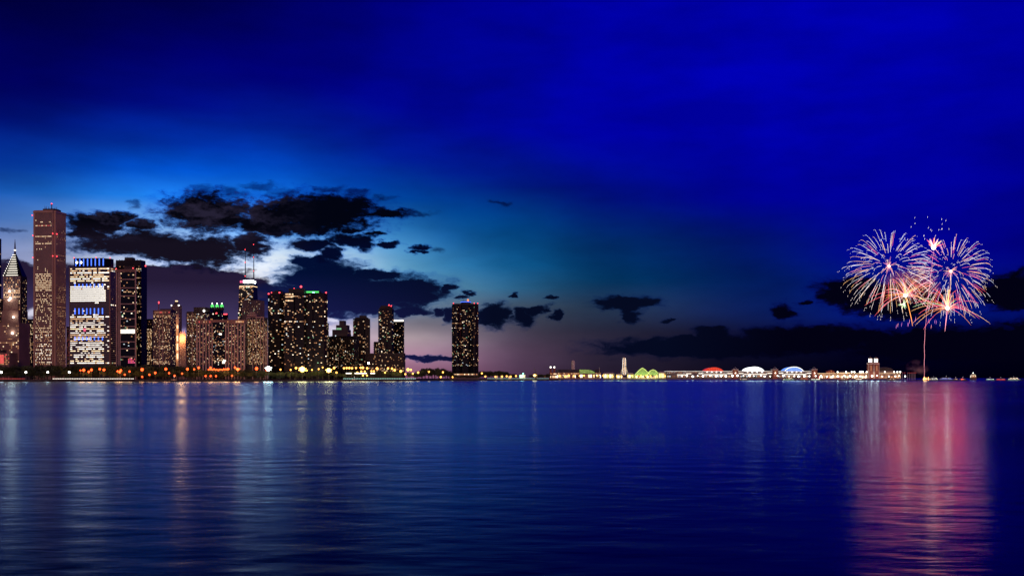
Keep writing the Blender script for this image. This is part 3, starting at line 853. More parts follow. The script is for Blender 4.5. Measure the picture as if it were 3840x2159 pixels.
def balcony_tower():
    s = simple('apartment_tower', 'apartment tower ruled with pale horizontal balcony lines and a red-tipped mast', 574, 660, 1166, 2150, 'bronze', 44, 22, .22, 71, PAL_RED, c=640,
               bandm='pale_concrete', bandh=.5, rows=[(.97,1,.1),(.92,.955,.75),(.8,.86,.3),(0,.06,.6),(.3,.36,.5)])
    w, d = s.w, s.d
    for px in (598, 611): s.box('pier', s.lx(px) - .5, s.lx(px) + .5, -.8, .3, s.z0, s.top, 'pale_concrete')
    s.box('penthouse', s.lx(597), s.lx(637), 4, d - 4, s.top, s.z(1157), 'dark_concrete')
    s.box('cornice', s.lx(577), s.lx(640), -.7, d, s.top - 6, s.top + 2, 'brown_stone')
    s.wins((s.lx(580), -.75), (s.lx(637), -.75), 12, 1, s.top - 5, s.top, scatter(.6, ['win_dim', 'win_red'], seed=73))
    x = s.lx(587)
    tube('mast', [(x, d * .4, s.top), (x, d * .4, s.z(1140)), (x, d * .4, s.z(1131))], [.9, .8, .6], 'brick', s.root)
    s.beacon(x, d * .4, s.z(1131), 1.4); s.beacon(x, d*.4, s.z(1135), 1.1)
    s.done()
balcony_tower()

def mansard_tower():
    s = simple('hotel_tower', 'distant slim tower with lit corner lanterns and a small mansard roof', 643, 681, 1146, 3500, 'grey_concrete', 60, 8, .05, 81, PAL_WARM, pierm='grey_concrete', npier=8, ratio=.8)
    w, d = s.w, s.d
    a = [(-w*.9, d*.1), (-w*.1, d*.1), (-w*.1, d*.9), (-w*.9, d*.9)]; b = [(-w*.65, d*.35), (-w*.35, d*.35), (-w*.35, d*.65), (-w*.65, d*.65)]
    prism('mansard_roof', a, s.top, s.z(1130), 'roof_grey', s.root, b)
    s.box('lantern', -w*.63, -w*.37, d*.37, d*.63, s.z(1130), s.z(1126), 'strip_warm')
    for x in (-w, -w*.06, 0.0): ball('corner_lantern', (x, 0, s.top + 1), 2.4, 'strip_white', s.root)
    s.done()
mansard_tower()

def lit_slab():
    s = simple('apartment_tower', 'thin tower edge with added orange glow strips beside the ruled balcony tower', 660, 673, 1180, 2240, 'pale_concrete', 40, 2, .2, 85, PAL_RED, ratio=.8)
    x = s.lx(666)
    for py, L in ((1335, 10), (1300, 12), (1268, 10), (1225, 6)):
        s.box('light_strip', x - 1.3, x + 1.3, -.8, -.3, s.z(py + L), s.z(py - L), 'strip_warm')  # glowing strips stand in for street light falling on the facade
        point_light('facade_glow', (x - 4, -14, s.z(py)), (1, .5, .2), 14000, s.root, 8)  # unseen lamps added to spread the same facade glow
    s.done()
lit_slab()

def gothic():
    s = simple('office_tower', 'gothic stone tower with a jagged crown floodlit orange', 671, 703, 1270, 2700, 'pale_concrete', 26, 9, .3, 91, PAL_RED, pierm='pale_concrete', npier=9)
    w, d = s.w, s.d
    s.box('crown_wall', -w*.85, -w*.15, 3, d - 3, s.top, s.z(1252), 'pale_concrete')
    for i in range(7):
        x = -w * (.9 - .8 * i / 6)
        prism('pinnacle', [(x-1.2, 1), (x+1.2, 1), (x+1.2, 3.4), (x-1.2, 3.4)], s.top, s.z(1245 - 6 * (i % 2)), 'pale_concrete', s.root, [(x-.2, 2), (x+.2, 2), (x+.2, 2.4), (x-.2, 2.4)])
    for i in range(3): point_light('facade_glow', (-w * (.2 + .3 * i), -10, s.top + 2), (1, .38, .12), 40000, s.root, 8)
    s.done()
gothic()

s = simple('apartment_tower', 'grey apartment tower with ragged balcony edge and boxy roof plant', 700, 786, 1170, 2300, 'dark_concrete', 46, 24, .2, 95, PAL_APT, c=770, bandm='grey_concrete', bandh=.6, rows=[(.7,1,.3)], pent=[(724, 768, 1151, 'dark_concrete'), (771, 785, 1154, 'black_steel')])
s.box('pier', s.lx(721) - .8, s.lx(721) + .8, -.9, .3, s.z0, s.top, 'pale_concrete')
for i in range(40):
    z = s.z(1366) + (s.top - s.z(1366)) * i / 40
    s.box('balcony', -s.w - 2.2, -s.w + .4, .2, 4, z, z + 1.1, 'dark_concrete')
ball('roof_lamp', (s.lx(765), 0, s.z(1165)), 2.0, 'bulb_white', s.root)
s.done()

def green_crown():
    s = simple('hotel_tower', 'dark tower crowned by three green-lit domes with white finials', 784, 838, 1162, 2700, 'black_glass', 30, 10, .12, 101, PAL_APT)
    w, d = s.w, s.d
    s.box('roof_block', -w*.55, -w*.05, d*.3, d*.8, s.top, s.z(1150), 'black_steel')
    for px in (793, 811, 829):
        x = s.lx(px)
        bm = bmesh.new(); bmesh.ops.create_uvsphere(bm, u_segments=12, v_segments=6, radius=1)
        me = bpy.data.meshes.new('dome'); bm.to_mesh(me); bm.free(); me.materials.append(MATS['crown_green'])
        s.box('dome_drum', x - 4, x + 4, 1, 9, s.top, s.z(1150), 'dark_concrete')
        dm = link('dome', me, s.root, (x, 5, s.z(1150)), 0, (4.4, 4.4, 7))
        ball('finial', (x, 5, s.z(1137)), 1.5, 'lantern_white', s.root)
        tube('finial_rod', [(x, 5, s.z(1142)), (x, 5, s.z(1135))], .6, 'white_paint', s.root)
    s.beacon(s.lx(812), -.5, s.z(1174), 2)
    s.done()
green_crown()
s = simple('office_tower', 'low dark tower with a red-lit top edge right of the green-domed tower', 838, 856, 1178, 2750, 'black_glass', 24, 4, .12, 103, PAL_APT)
s.box('light_strip', -s.w, 0, -.6, -.2, s.top - 1, s.top + 1.6, 'beacon_red'); s.done()

def outer_drive():
    s = Bld('apartment_block', 'broad dark apartment block striped with pale vertical piers above the park', 737, 928, 1200, 2080, c=916)
    w, d = s.w, s.d
    s.core('dark_glass')
    s.box('cornice', -w - .6, .6, -1.4, d, s.top - 7, s.top + 1, 'brown_stone')
    s.box('recess_wall', s.lx(797), s.lx(848), -1.8, 1, s.z0, s.z(1208), 'black_glass')
    for px in (740, 750, 763, 774, 786, 797, 848, 858, 870, 881, 893, 905, 917):
        s.box('pier', s.lx(px) - 1.0, s.lx(px) + 1.0, -2.2, .6, s.z0, s.top - 7, 'pale_concrete')
    fl = 40
    s.bands(fl, s.z(1368), s.top - 8, .6, 'dark_concrete', .3)
    s.wins((-w + .6, 0), (s.lx(797), 0), 14, fl, s.z(1368), s.top - 8, scatter(.2, PAL_RED, 0, seed=111, clump=.6), wf=.8)
    s.wins((s.lx(798), -1.8), (s.lx(847), -1.8), 14, fl, s.z(1368), s.z(1210), scatter(.17, PAL_APT, .07, [(.1,.16,.5),(.6,.63,.5),(.46,.49,.5),(.36,.39,.3)], seed=112, clump=.6), wf=.85)
    s.wins((s.lx(849), 0), (0, 0), 16, fl, s.z(1368), s.top - 8, scatter(.22, PAL_RED, 0, seed=113, clump=.6), wf=.8)
    s.wins((-w, -1.4), (0, -1.4), 40, 1, s.top - 5.5, s.top - .5, scatter(.22, ['win_amber', 'win_warm', 'win_red'], seed=114))
    for px, py in ((828, 1252), (840, 1359), (844, 1352), (841, 1354)):
        s.box('bright_window', s.lx(px) - 2.4, s.lx(px) + 2.4, -2.2, -1.85, s.z(py) - 1.6, s.z(py) + 1.6, 'win_white')
    s.done()
outer_drive()

def hancock():
    Y = 3760.0
    s = Bld('skyscraper', 'tapering black skyscraper with glowing white crown and twin antennas', 883, 979, 1060, Y, c=958)
    w, d = s.w, s.d; r = s.root
    zt = s.top; z0 = s.z0
    f = (951 - 895) / (979 - 883.)
    k = 0.31
    base = [(-w, 0), (0, 0), (0, d), (-w, d)]
    tp = [(-w + w*k*.5, d*k*.5), (-w*k*.5, d*k*.5), (-w*k*.5, d - d*k*.5), (-w + w*k*.5, d - d*k*.5)]
    prism('wall', base, z0, zt, 'black_steel', r, tp)
    def at(u, t, out=0.4):   # point on the south face
        x0, x1 = -w + w*k*.5*t, -w*k*.5*t
        return (x0 + (x1 - x0) * u, d*k*.5*t - out, z0 + (zt - z0) * t)
    for i in range(5):
        a, b = i / 5.5, (i + 1) / 5.5
        tube('cross_brace', [at(0, a), at(1, b)], 1.0, 'bronze', r, 4); tube('cross_brace', [at(1, a), at(0, b)], 1.0, 'bronze', r, 4)
    rr = random.Random(7)
    for j in range(96):
        t = .35 + .62 * j / 96
        for i in range(14):
            if rr.random() < (.1 if j < 93 else .6):
                q = at((i + .5) / 14, t, .3)
                s.lit.append((q, 0, (w / 18, .9, 2.4), rr.choice(PAL_APT)))
    xa, xb = tp[0][0], tp[1][0]; y0, y1 = tp[0][1], tp[2][1]
    s.box('light_band', xa - .5, xb + .5, y0 - .8, y1, zt - 12, zt - 10, 'strip_warm')
    s.box('crown_block', xa + 4, xb - 4, y0 + 4, y1 - 4, zt, zt + 10, 'black_steel')
    for i in range(8):
        x = xa + (xb - xa) * (i + .5) / 8
        s.box('crown_lamp', x - 2.4, x + 2.4, y0 + 2.6, y0 + 4, zt + 1, zt + 9, 'crown_white' if i > 1 else 'win_magenta')
    s.box('crown_lamp', xb - 3.9, xb - 3, y0 + 6, y1 - 6, zt + 1, zt + 9, 'crown_white')
    point_light('crown_glow', (xb * .5 + xa * .5, y0 - 14, zt + 6), (.85, .95, 1), 50000, r, 14)
    for px, py in ((909, 932), (941, 913)):
        x = s.lx(px) ; yy = d * .5
        x = x + 0.0
        tube('antenna', [(x, yy, zt + 8), (x, yy, zt + 60), (x, yy, s.z(py))], [2.2, 1.4, .8], 'black_steel', r, 6)
        for q in (py, py + 48, py + 100): s.beacon(x, yy - 2.4, s.z(q), 1.5)
    s.done()
hancock()

s = simple('office_tower', 'flat-topped dark tower overlapping the foot of the tapering skyscraper', 908, 991, 1126, 3500, 'dark_concrete', 56, 20, .08, 121, PAL_APT, pierm='grey_concrete', npier=26, rows=[(.74,.9,.2)]); s.done()

def stepped_front():
    s = simple('apartment_tower', 'stepped apartment tower with pale framed tops between the broad block and black towers', 925, 1004, 1192, 2120, 'dark_concrete', 42, 22, .42, 125, PAL_RED, c=990, pierm=None, bandm='dark_concrete', bandh=.5, clump=.7)
    d = s.d
    s.box('wall', s.lx(925), s.lx(962), 2, d - 2, s.top, s.z(1182), 'brown_stone')
    s.box('wall', s.lx(934), s.lx(956), 4, d - 4, s.z(1182), s.z(1174), 'brown_stone')
    for a, b, py in ((924, 940, 1193), (958, 990, 1191), (926, 961, 1181), (935, 955, 1173)):
        s.box('roof_frame', s.lx(a), s.lx(b), -1.2 if py > 1185 else 1.6, 3, s.z(py) - .4, s.z(py) + 1.6, 'pale_concrete')
    for px in (926, 948, 962, 977, 989):
        s.box('pier', s.lx(px) - .6, s.lx(px) + .6, -.9, .4, s.z0, s.top, 'pale_concrete')
    for px in (995, 1002): s.box('ladder_pier', s.lx(px) - .5, s.lx(px) + .5, -1, .4, s.z0, s.z(1245), 'pale_concrete')
    for i in range(30):
        z = s.z(1366) + (s.z(1246) - s.z(1366)) * i / 29
        s.box('ladder_rung', s.lx(995), s.lx(1002), -.9, .3, z - .4, z + .4, 'pale_concrete')
    s.done()
stepped_front()

def facet_tower(name, label, a, b, top, Y, outline, wall, fl, cpf, p, seed, pal=PAL_APT, pierm=None, rows=None, colp=None, bandm='bronze', rowp=0.0):
    """outline: fractions across the front, first to last facing the viewer, as (u, v): u of width, v of depth"""
    Xa, Xb = PX(a, Y), PX(b, Y)
    w = Xb - Xa
    s = Bld.__new__(Bld)
    s.Y = Y; s.w = w; s.d = w; s.z0 = GZ; s.top = PZ(top, Y); s.lit = []
    s.S = Vector((Xb, Y))
    s.root = thing(name, label, 'building', (Xa, Y, 0), 0)
    s.lx = lambda px: PX(px, Y) - Xa
    P = [(u * w, v * w) for u, v in outline]
    back = [(P[-1][0] - .06 * w, P[-1][1] + .35 * w), (P[0][0] + .06 * w, P[0][1] + .35 * w)]
    s.P = P; s.full = P + back
    prism('wall', s.full, s.z0, s.top, wall, s.root)
    z0, z1 = s.z(1372), s.top - 3
    fh = (z1 - z0) / fl
    if bandm:
        grow = 1.006
        cx = sum(q[0] for q in s.full) / len(s.full); cy = sum(q[1] for q in s.full) / len(s.full)
        big = [(cx + (q[0] - cx) * grow, cy + (q[1] - cy) * grow) for q in s.full]
        me = prism_mesh('spandrel', big, -.45, .45, bandm)
        for j in range(fl + 1): link('spandrel', me, s.root, (0, 0, z0 + fh * j))
    for i, (q0, q1) in enumerate(zip(P, P[1:])):
        L = (Vector(q1) - Vector(q0)).length
        n = max(2, round(L / cpf))
        s.wins(q0, q1, n, fl, z0, z1, scatter(.62 * (p if not colp or i not in colp else colp[i]), pal, rowp, rows, seed + i, .95), .75, .55, .5)
        if pierm: s.piers(q0, q1, 1 if L < 10 else int(L / 7), s.z0, s.top, .8, pierm, .5)
    return s
s = facet_tower('apartment_tower', 'black apartment tower with red roof beacons, first of three dark towers', 1003, 1067, 1103, 2200, [(0,.2),(.3,0),(.7,0),(1,.16),(1,.45)], 'black_glass', 54, 3.4, .2, 131, rows=[(.74,.82,.45)], pierm='bronze')
s.box('rooftop_box', s.lx(1012), s.lx(1058), 6, 26, s.top, s.z(1092), 'black_steel'); s.box('rooftop_box', s.lx(1027), s.lx(1050), 8, 24, s.z(1092), s.z(1088), 'black_steel')
s.beacon(1, 6, s.top + 1.4, 1.6); s.beacon(s.lx(1046), 5, s.z(1096), 1.6); s.beacon(s.lx(1016), 5, s.z(1096), 1.1); s.done()
s = facet_tower('apartment_tower', 'black apartment tower with tall dark penthouse, middle of three dark towers', 1066, 1143, 1097, 2170, [(0,.1),(0,0),(.46,0),(.5,.08),(.95,.08),(1,.3)], 'black_glass', 54, 3.2, .13, 141, rows=[(.62,.64,.6),(.97,.985,.5)], colp={1: .26, 3: .14})
s.box('rooftop_box', s.lx(1080), s.lx(1139), 6, 26, s.top, s.z(1081), 'black_steel')
for py in (1103, 1113, 1127): s.wins((s.lx(1070), 0), (s.lx(1100), 0), 6, 1, s.z(py + 2.4), s.z(py - 2.4), scatter(.9, ['win_warm', 'win_bright'], seed=py), .95, .9, .5)
tube('roof_mast', [(s.lx(1125), 10, s.z(1081)), (s.lx(1125), 10, s.z(1074))], .5, 'grey_steel', s.root); s.beacon(s.lx(1125), 10, s.z(1073), 2.2); s.beacon(s.lx(1100), 8, s.z(1080), 1.0); s.done()
s = facet_tower('apartment_tower', 'black apartment tower with green-lit roof edge, last of three dark towers', 1142, 1222, 1098, 2190, [(0,.12),(.08,0),(.36,0),(.42,.06),(.9,.06),(1,.2),(1,.4)], 'black_glass', 54, 3.3, .15, 151, pierm='bronze', rows=[(.9,.95,.3)], colp={1: .2})
s.box('rooftop_box', s.lx(1148), s.lx(1198), 5, 26, s.top, s.z(1090), 'black_steel')
for px, ww in ((1150, 2), (1156, 3), (1164, 4), (1174, 5), (1186, 6)): s.box('roof_light', s.lx(px) - ww*.7, s.lx(px) + ww*.7, 4.2, 5, s.z(1097), s.z(1091), 'crown_green')
s.box('roof_light', s.lx(1170), s.lx(1178), 4.0, 4.8, s.z(1100), s.z(1094), 'bulb_teal')
s.beacon(s.lx(1220), 8, s.top + 1, 1.6); s.done()

s = simple('apartment_block', 'narrow stepped slab just right of the green-roofed black tower', 1221, 1233, 1214, 2350, 'bronze', 34, 4, .3, 161, PAL_APT); s.done()
def stepped_far():
    s = simple('office_tower', 'distant stepped tower with a row of green lit windows near its top', 1246, 1316, 1237, 3300, 'dark_concrete', 26, 14, .06, 163, PAL_APT)
    d = s.d
    s.box('wall', s.lx(1259), s.lx(1301), 3, d - 3, s.top, s.z(1218), 'dark_concrete')
    s.box('wall', s.lx(1270), s.lx(1289), 6, d - 6, s.z(1218), s.z(1201), 'dark_concrete')
    s.wins((s.lx(1260), 3), (s.lx(1279), 3), 5, 1, s.z(1236), s.z(1229), lambda u, v, i, j: 'win_green', .8, .9, .4)
    s.wins((s.lx(1260), 3), (s.lx(1300), 3), 9, 2, s.z(1242), s.z(1236), scatter(.3, PAL_APT, seed=3), .6, .6, .4)
    s.done()
stepped_far()
s = simple('apartment_block', 'broad dark apartment block of scattered amber windows with a flat roof', 1229, 1345, 1262, 2380, 'black_glass', 34, 30, .17, 165, PAL_APT, bandm='bronze', pierm='bronze', npier=14, low=1380, pent=[(1262, 1300, 1250, 'dark_concrete')])
for px in (1228, 1238, 1259): ball('roof_lamp', (s.lx(px), -1, s.top + 2), 1.4, 'win_cool', s.root)
s.done()
s = facet_tower('apartment_tower', 'black apartment tower with small roof box right of the flat-roofed block', 1323, 1385, 1194, 2480, [(0,.1),(.08,0),(.7,0),(.74,.1),(1,.14),(1,.4)], 'black_glass', 46, 3.6, .22, 171, colp={3: .05, 4: .03})
s.box('rooftop_box', s.lx(1346), s.lx(1370), 8, 26, s.top, s.z(1182), 'black_steel'); s.box('rooftop_box', s.lx(1330), s.lx(1376), 6, 28, s.top, s.z(1189), 'black_steel'); s.done()
s = facet_tower('apartment_tower', 'tall black tower with chamfered top and two red beacons', 1417, 1475, 1160, 2550, [(0,.2),(.12,0),(.55,0),(.6,.06),(.9,.06),(1,.3)], 'black_glass', 58, 3.4, .22, 181, colp={3: .12})
w = s.w
prism('chamfered_top', [(1, 2), (w - 1, 4), (w - 1, 26), (1, 26)], s.top, s.z(1145), 'black_steel', s.root, [(w*.2, 6), (w*.84, 8), (w*.84, 22), (w*.2, 22)])
s.beacon(w * .7, 6, s.z(1143), 1.5); s.beacon(w * .84, 7, s.z(1146), 1.5); s.done()
s = simple('apartment_block', 'low stepped wing with ragged balconies at the foot of the chamfered black tower', 1402, 1420, 1283, 2530, 'black_glass', 20, 5, .15, 185, PAL_APT, low=1380)
for i in range(14): s.box('balcony', -s.w - 2, -s.w + .3, .2, 4, s.z(1375) + i * 4.1, s.z(1375) + i * 4.1 + 1.3, 'dark_concrete')
s.done()
s = simple('apartment_tower', 'dark tower with a glowing curved cream crown beside the chamfered tower', 1474, 1516, 1207, 2600, 'black_glass', 44, 12, .1, 191, PAL_APT, low=1380, c=1512)
cr = [(s.lx(1476), 2), (s.lx(1508), 2), (s.lx(1511), 6), (s.lx(1508), 12), (s.lx(1476), 12)]
prism('crown', cr, s.top + 1, s.z(1199), 'strip_white', s.root); s.done()
s = simple('podium_block', 'low dark building with a few lit floors under the chamfered tower', 1380, 1520, 1326, 2420, 'dark_concrete', 12, 34, .1, 195, PAL_WARM, low=1392, c=1514, bandm='bronze', rows=[(0,.2,.35)]); s.done()

def lake_point():
    Y = 2860.0; a, b = 1694, 1794
    # two of the three curved wings face the viewer
    out = []
    for i in range(9): t = i / 8; out.append((.0 + .34 * t, .16 * (1 - sin(pi * (.15 + .7 * t))) + .02))
    out.append((.38, .16)); out.append((.62, .16))
    for i in range(9): t = i / 8; out.append((.66 + .34 * t, .16 * (1 - sin(pi * (.15 + .7 * t))) + .04))
    s = facet_tower('apartment_tower', 'lone black curved-wing tower standing apart by the lake with blue-lit roof', a, b, 1142, Y, out, 'black_glass', 64, 3.4, .085, 201, bandm='black_steel',
                    rows=[(.0,.03,.3),(.2,.215,.25),(.33,.35,.3),(.62,.64,.35),(.7,.72,.35)], colp={9: .15})
    w = s.w
    s.box('roof_parapet', 2, w - 2, 8, 40, s.top, s.z(1137), 'black_steel')
    prism('roof_drum', [(s.lx(1745) + cos(2*pi*i/16) * 13.3, 26 + sin(2*pi*i/16) * 13.3) for i in range(16)], s.z(1138), s.z(1127), 'black_steel', s.root)
    prism('roof_light', [(s.lx(1745) + cos(2*pi*i/16) * 13.7, 26 + sin(2*pi*i/16) * 13.7) for i in range(16)], s.z(1131), s.z(1129), 'fin_blue', s.root)
    ball('roof_lamp', (s.lx(1754), 14, s.z(1124)), 2.2, 'flood_orange', s.root)
    tube('aerial', [(s.lx(1737), 26, s.z(1127)), (s.lx(1737), 26, s.z(1119))], .4, 'grey_steel', s.root)
    for px in (1700, 1791, 1778): s.beacon(s.lx(px), 8, s.z(1136), 1.3)
    # podium
    s.box('podium', -6, w + 2, -10, 40, s.z0, s.z(1400), 'grey_concrete')
    for px in range(1698, 1792, 5):
        if R.random() < .75: s.box('podium_window', s.lx(px) - 1.4, s.lx(px) + 1.4, -10.5, -10.1, s.z(1405), s.z(1401), R.choice(['win_amber', 'win_bright', 'win_warm']))
    s.done()
lake_point()

# ---------------------------------------------------------------- lakefront pier
PY = 2745.0
class Site:
    """a thing placed by photo columns on a plane at distance Y"""
    def __init__(s, name, label, cat, px, Y, group=None, z=0.0):
        s.Y = Y; s.x0 = PX(px, Y); s.zb = z
        s.root = thing(name, label, cat, (s.x0, Y, z), 0, group)
    def X(s, px): return PX(px, s.Y) - s.x0
    def Z(s, py): return PZ(py, s.Y) - s.zb
    def box(s, name, a, b, y0, y1, pt, pb, mat, parent=None):
        return box(name, s.X(a), s.X(b), y0, y1, s.Z(pb), s.Z(pt), mat, parent or s.root)
DECK = PZ(1420.5, PY)
pier = Site('pier', 'long concrete lakefront pier carrying the lit festival halls', 'pier', 2720, PY)
pier.box('deck', 2066, 3398, -14, 100, 1420.5, 1422.0, 'grey_concrete')
for i in range(96):
    px = 2070 + i * 13.9
    link('pile', cube('seawall_stone'), pier.root, (pier.X(px), -12.5, 0.5), 0, (1.3, 1.3, 5))
def arcade(s, a, b, y, pt, pb, step, pal, name='arch_window', dens=.9):
    px = a
    while px < b:
        if R.random() < dens:
            s.box(name, px + step * .14, px + step * .86, y - .35, y, pt, pb, R.choice(pal))
        px += step

# west head house
s = Site('head_house', 'brick pier entrance house with two lit cupola towers', 'building', 2074, PY + 20)
s.box('wall', 2061, 2087, 0, 30, 1396, 1420.6, 'brick')
for px in (2065, 2079):
    s.box('tower', px - 3.4, px + 3.4, -1, 9, 1380, 1410, 'brick')
    s.box('cornice', px - 4, px + 4, -1.6, 9.6, 1379, 1381.5, 'white_stone')
    s.box('lantern', px - 2.2, px + 2.2, .5, 6.5, 1373.5, 1379, 'lantern_white')
    prism('cap_roof', [(s.X(px-2.6), 0), (s.X(px+2.6), 0), (s.X(px+2.6), 7), (s.X(px-2.6), 7)], s.Z(1373.5), s.Z(1368), 'roof_green', s.root, [(s.X(px)-.2, 3.3), (s.X(px)+.2, 3.3), (s.X(px)+.2, 3.7), (s.X(px)-.2, 3.7)])
arcade(s, 2063, 2086, -1.2, 1399, 1403, 3.4, ['win_warm', 'win_bright', 'win_amber'])
arcade(s, 2063, 2086, -1.2, 1408, 1416, 4.2, ['win_bright', 'win_white', 'win_warm'])
# long sheds
for a, b, lab in ((2088, 2174, 'long dark-roofed shed with a glowing yellow arcade next to the entrance house'), (2231, 2252, 'short dark-roofed shed right of the green glass hall')):
    s = Site('market_shed', lab, 'building', (a + b) / 2, PY + 22)
    s.box('wall', a, b, 0, 34, 1396, 1420.6, 'brown_stone')
    prism('roof', [(s.X(a - 1), -2), (s.X(b + 1), -2), (s.X(b + 1), 36), (s.X(a - 1), 36)], s.Z(1396), s.Z(1384.5), 'roof_grey', s.root, [(s.X(a), 9), (s.X(b), 9), (s.X(b), 25), (s.X(a), 25)])
    arcade(s, a + 1, b - 1, 0, 1398, 1402, 3.0, ['win_amber', 'win_warm', 'win_dim'], dens=.7)
    arcade(s, a + 1, b - 1, 0, 1406, 1416, 4.4, ['win_bright', 'win_white', 'win_warm', 'win_amber'], dens=.8)
s = Site('glass_hall', 'pale green glass exhibition hall with curved roof on the pier', 'building', 2200, PY + 16)
cu = [(s.X(2174), s.Z(1399)), (s.X(2231), s.Z(1399)), (s.X(2229), s.Z(1394)), (s.X(2220), s.Z(1389)), (s.X(2208), s.Z(1386)), (s.X(2174), s.Z(1385))]
v = [(x, 0, z) for x, z in cu] + [(x, 30, z) for x, z in cu]; n = len(cu)
link('glazing', mesh('glazing', v, [tuple(range(n)), tuple(range(2*n-1, n-1, -1))] + [((i+1) % n, i, n+i, n+(i+1) % n) for i in range(n)], 'garden_green'), s.root)
for px in range(2176, 2230, 6): s.box('mullion', px - .4, px + .4, -.5, 0, 1386 if px < 2210 else 1391, 1399, 'white_stone')
s.box('balcony_band', 2172, 2250, -2, 1, 1399.2, 1401, 'roof_grey')
s.box('wall', 2174, 2250, .5, 30, 1401, 1420.6, 'pale_concrete')
arcade(s, 2175, 2249, .5, 1404, 1415, 5, ['win_bright', 'win_white', 'win_amber', 'win_warm'], dens=.75)
tube('flag_mast', [(s.X(2248), 3, s.Z(1420)), (s.X(2248), 3, s.Z(1377))], [.5, .25], 'white_paint', s.root)
# pale round tower
s = Site('observation_tower', 'pale round-topped tower rising faintly behind the shed roof', 'tower', 2149, PY + 110, z=2.0)
for k, (r0, z0, r1, z1) in enumerate(((5.2, 1420, 5.2, 1356), (5.2, 1356, 3.8, 1352), (3.8, 1352, 1.0, 1350))):
    c1 = [(cos(2*pi*i/14) * r0, sin(2*pi*i/14) * r0) for i in range(14)]; c2 = [(cos(2*pi*i/14) * r1, sin(2*pi*i/14) * r1) for i in range(14)]
    prism('shaft' if k == 0 else 'domed_cap', c1, s.Z(z0), s.Z(z1), 'white_stone', s.root, c2)
# ferris wheel turned almost edge-on
def ferris():
    s = Site('ferris_wheel', 'tall lit ferris wheel seen almost edge-on above the pier', 'ferris wheel', 2341, PY + 30, z=DECK)
    R0 = (1404 - 1342) / F * s.Y / 2; cz = s.Z(1373)
    a = radians(80)
    ux, uy = cos(a), sin(a); nx, ny = -sin(a), cos(a)
    def pt(r, t, off): return (ux * r * cos(t) + nx * off, uy * r * cos(t) + ny * off, cz + r * sin(t))
    for off in (-2.6, 2.6):
        tube('rim', [pt(R0, 2*pi*i/36, off) for i in range(37)], .5, 'win_pale', s.root, 4)
        tube('inner_rim', [pt(R0 * .72, 2*pi*i/30, off) for i in range(31)], .3, 'win_dim', s.root, 4)
        for i in range(18): tube('spoke', [pt(1, 2*pi*i/18, off), pt(R0, 2*pi*i/18, off)], .22, 'win_warm', s.root, 3)
        for sg in (-1, 1): tube('support_leg', [pt(0, 0, off * 1.5), (ux * sg * 13 + nx * off * 3.5, uy * sg * 13 + ny * off * 3.5, 0)], .7, 'white_paint', s.root)
        tube('support_leg', [pt(0, 0, off * 1.5), (nx * off * 5.5, ny * off * 5.5, 0)], .6, 'white_paint', s.root)
    tube('axle', [pt(0, 0, -4.2), pt(0, 0, 4.2)], 1.2, 'grey_steel', s.root, 8)
    for i in range(20):
        q = pt(R0 + .6, 2*pi*(i + .5)/20, 0)
        link('gondola', cube('win_dim'), s.root, q, a, (2.4, 2.6, 2.2))
    s.box('boarding_platform', 2333, 2349, -9, 9, 1414, 1420, 'pale_concrete')
    point_light('wheel_glow', (0, -16, cz - 8), (1, .95, .5), 1800, s.root, 6)
ferris()
# yellow-lit plaza pavilions round the wheel
for a, b, pt, lab in ((2262, 2304, 1400, 'bright yellow carousel pavilion left of the ferris wheel'), (2310, 2332, 1404, 'low yellow-lit kiosk just left of the ferris wheel'), (2352, 2378, 1402, 'yellow-lit kiosk between the ferris wheel and the glasshouse'), (2470, 2498, 1396, 'cream pavilion with glowing windows right of the green glasshouse')):
    s = Site('pavilion', lab, 'pavilion', (a + b) / 2, PY + 8)
    s.box('wall', a, b, 0, 18, pt, 1420.6, 'grey_concrete')
    prism('roof', [(s.X(a-1), -2), (s.X(b+1), -2), (s.X(b+1), 20), (s.X(a-1), 20)], s.Z(pt), s.Z(pt - 4), 'white_stone', s.root, [(s.X(a+6), 7), (s.X(b-6), 7), (s.X(b-6), 11), (s.X(a+6), 11)])
    arcade(s, a + 1, b - 1, 0, pt + 3, 1416, 4.5, ['win_bright', 'win_white', 'win_amber', 'win_lime'], dens=.85)
    for k in range(3): point_light('pavilion_glow', (s.X(a + (b - a) * (k + .5) / 3), -8, s.Z(1410)), (.85, 1, .3), 2200, s.root, 4)
# glasshouse with two vaults
def glasshouse():
    s = Site('glasshouse', 'vaulted green-lit glasshouse full of plants on the pier', 'greenhouse', 2425, PY + 24)
    for a, b, top, sharp in ((2379, 2440, 1379, 1.25), (2426, 2472, 1386, 2.0)):
        n = 12; arc = []
        for i in range(n + 1):
            t = i / n
            arc.append((s.X(a + (b - a) * t), s.Z(1408) + (s.Z(top) - s.Z(1408)) * (1 - abs(2 * t - 1) ** sharp)))
        v = [(x, 0, z) for x, z in arc] + [(x, 26, z) for x, z in arc]; m = n + 1
        link('glass_vault', mesh('glass_vault', v, [tuple(range(m))] + [(i + 1, i, m + i, m + i + 1) for i in range(n)], 'garden_green'), s.root)
        for i in range(0, n + 1):
            x, z = arc[i]
            tube('rib', [(x, -.4, s.Z(1408)), (x, -.4, z)], .3, 'white_stone', s.root, 4)
        tube('arch_rib', [(x, -.4, z + .3) for x, z in arc], .5, 'win_lime', s.root, 4)
    s.box('wall', 2378, 2474, -1, 26, 1407, 1420.6, 'pale_concrete')
    arcade(s, 2380, 2472, -1, 1409, 1416, 5, ['win_bright', 'win_white', 'win_lime', 'win_amber'], dens=.8)
    for px in (2392, 2412, 2432, 2458): point_light('glasshouse_glow', (s.X(px), -12, s.Z(1408)), (.7, 1, .3), 5000, s.root, 4)
glasshouse()
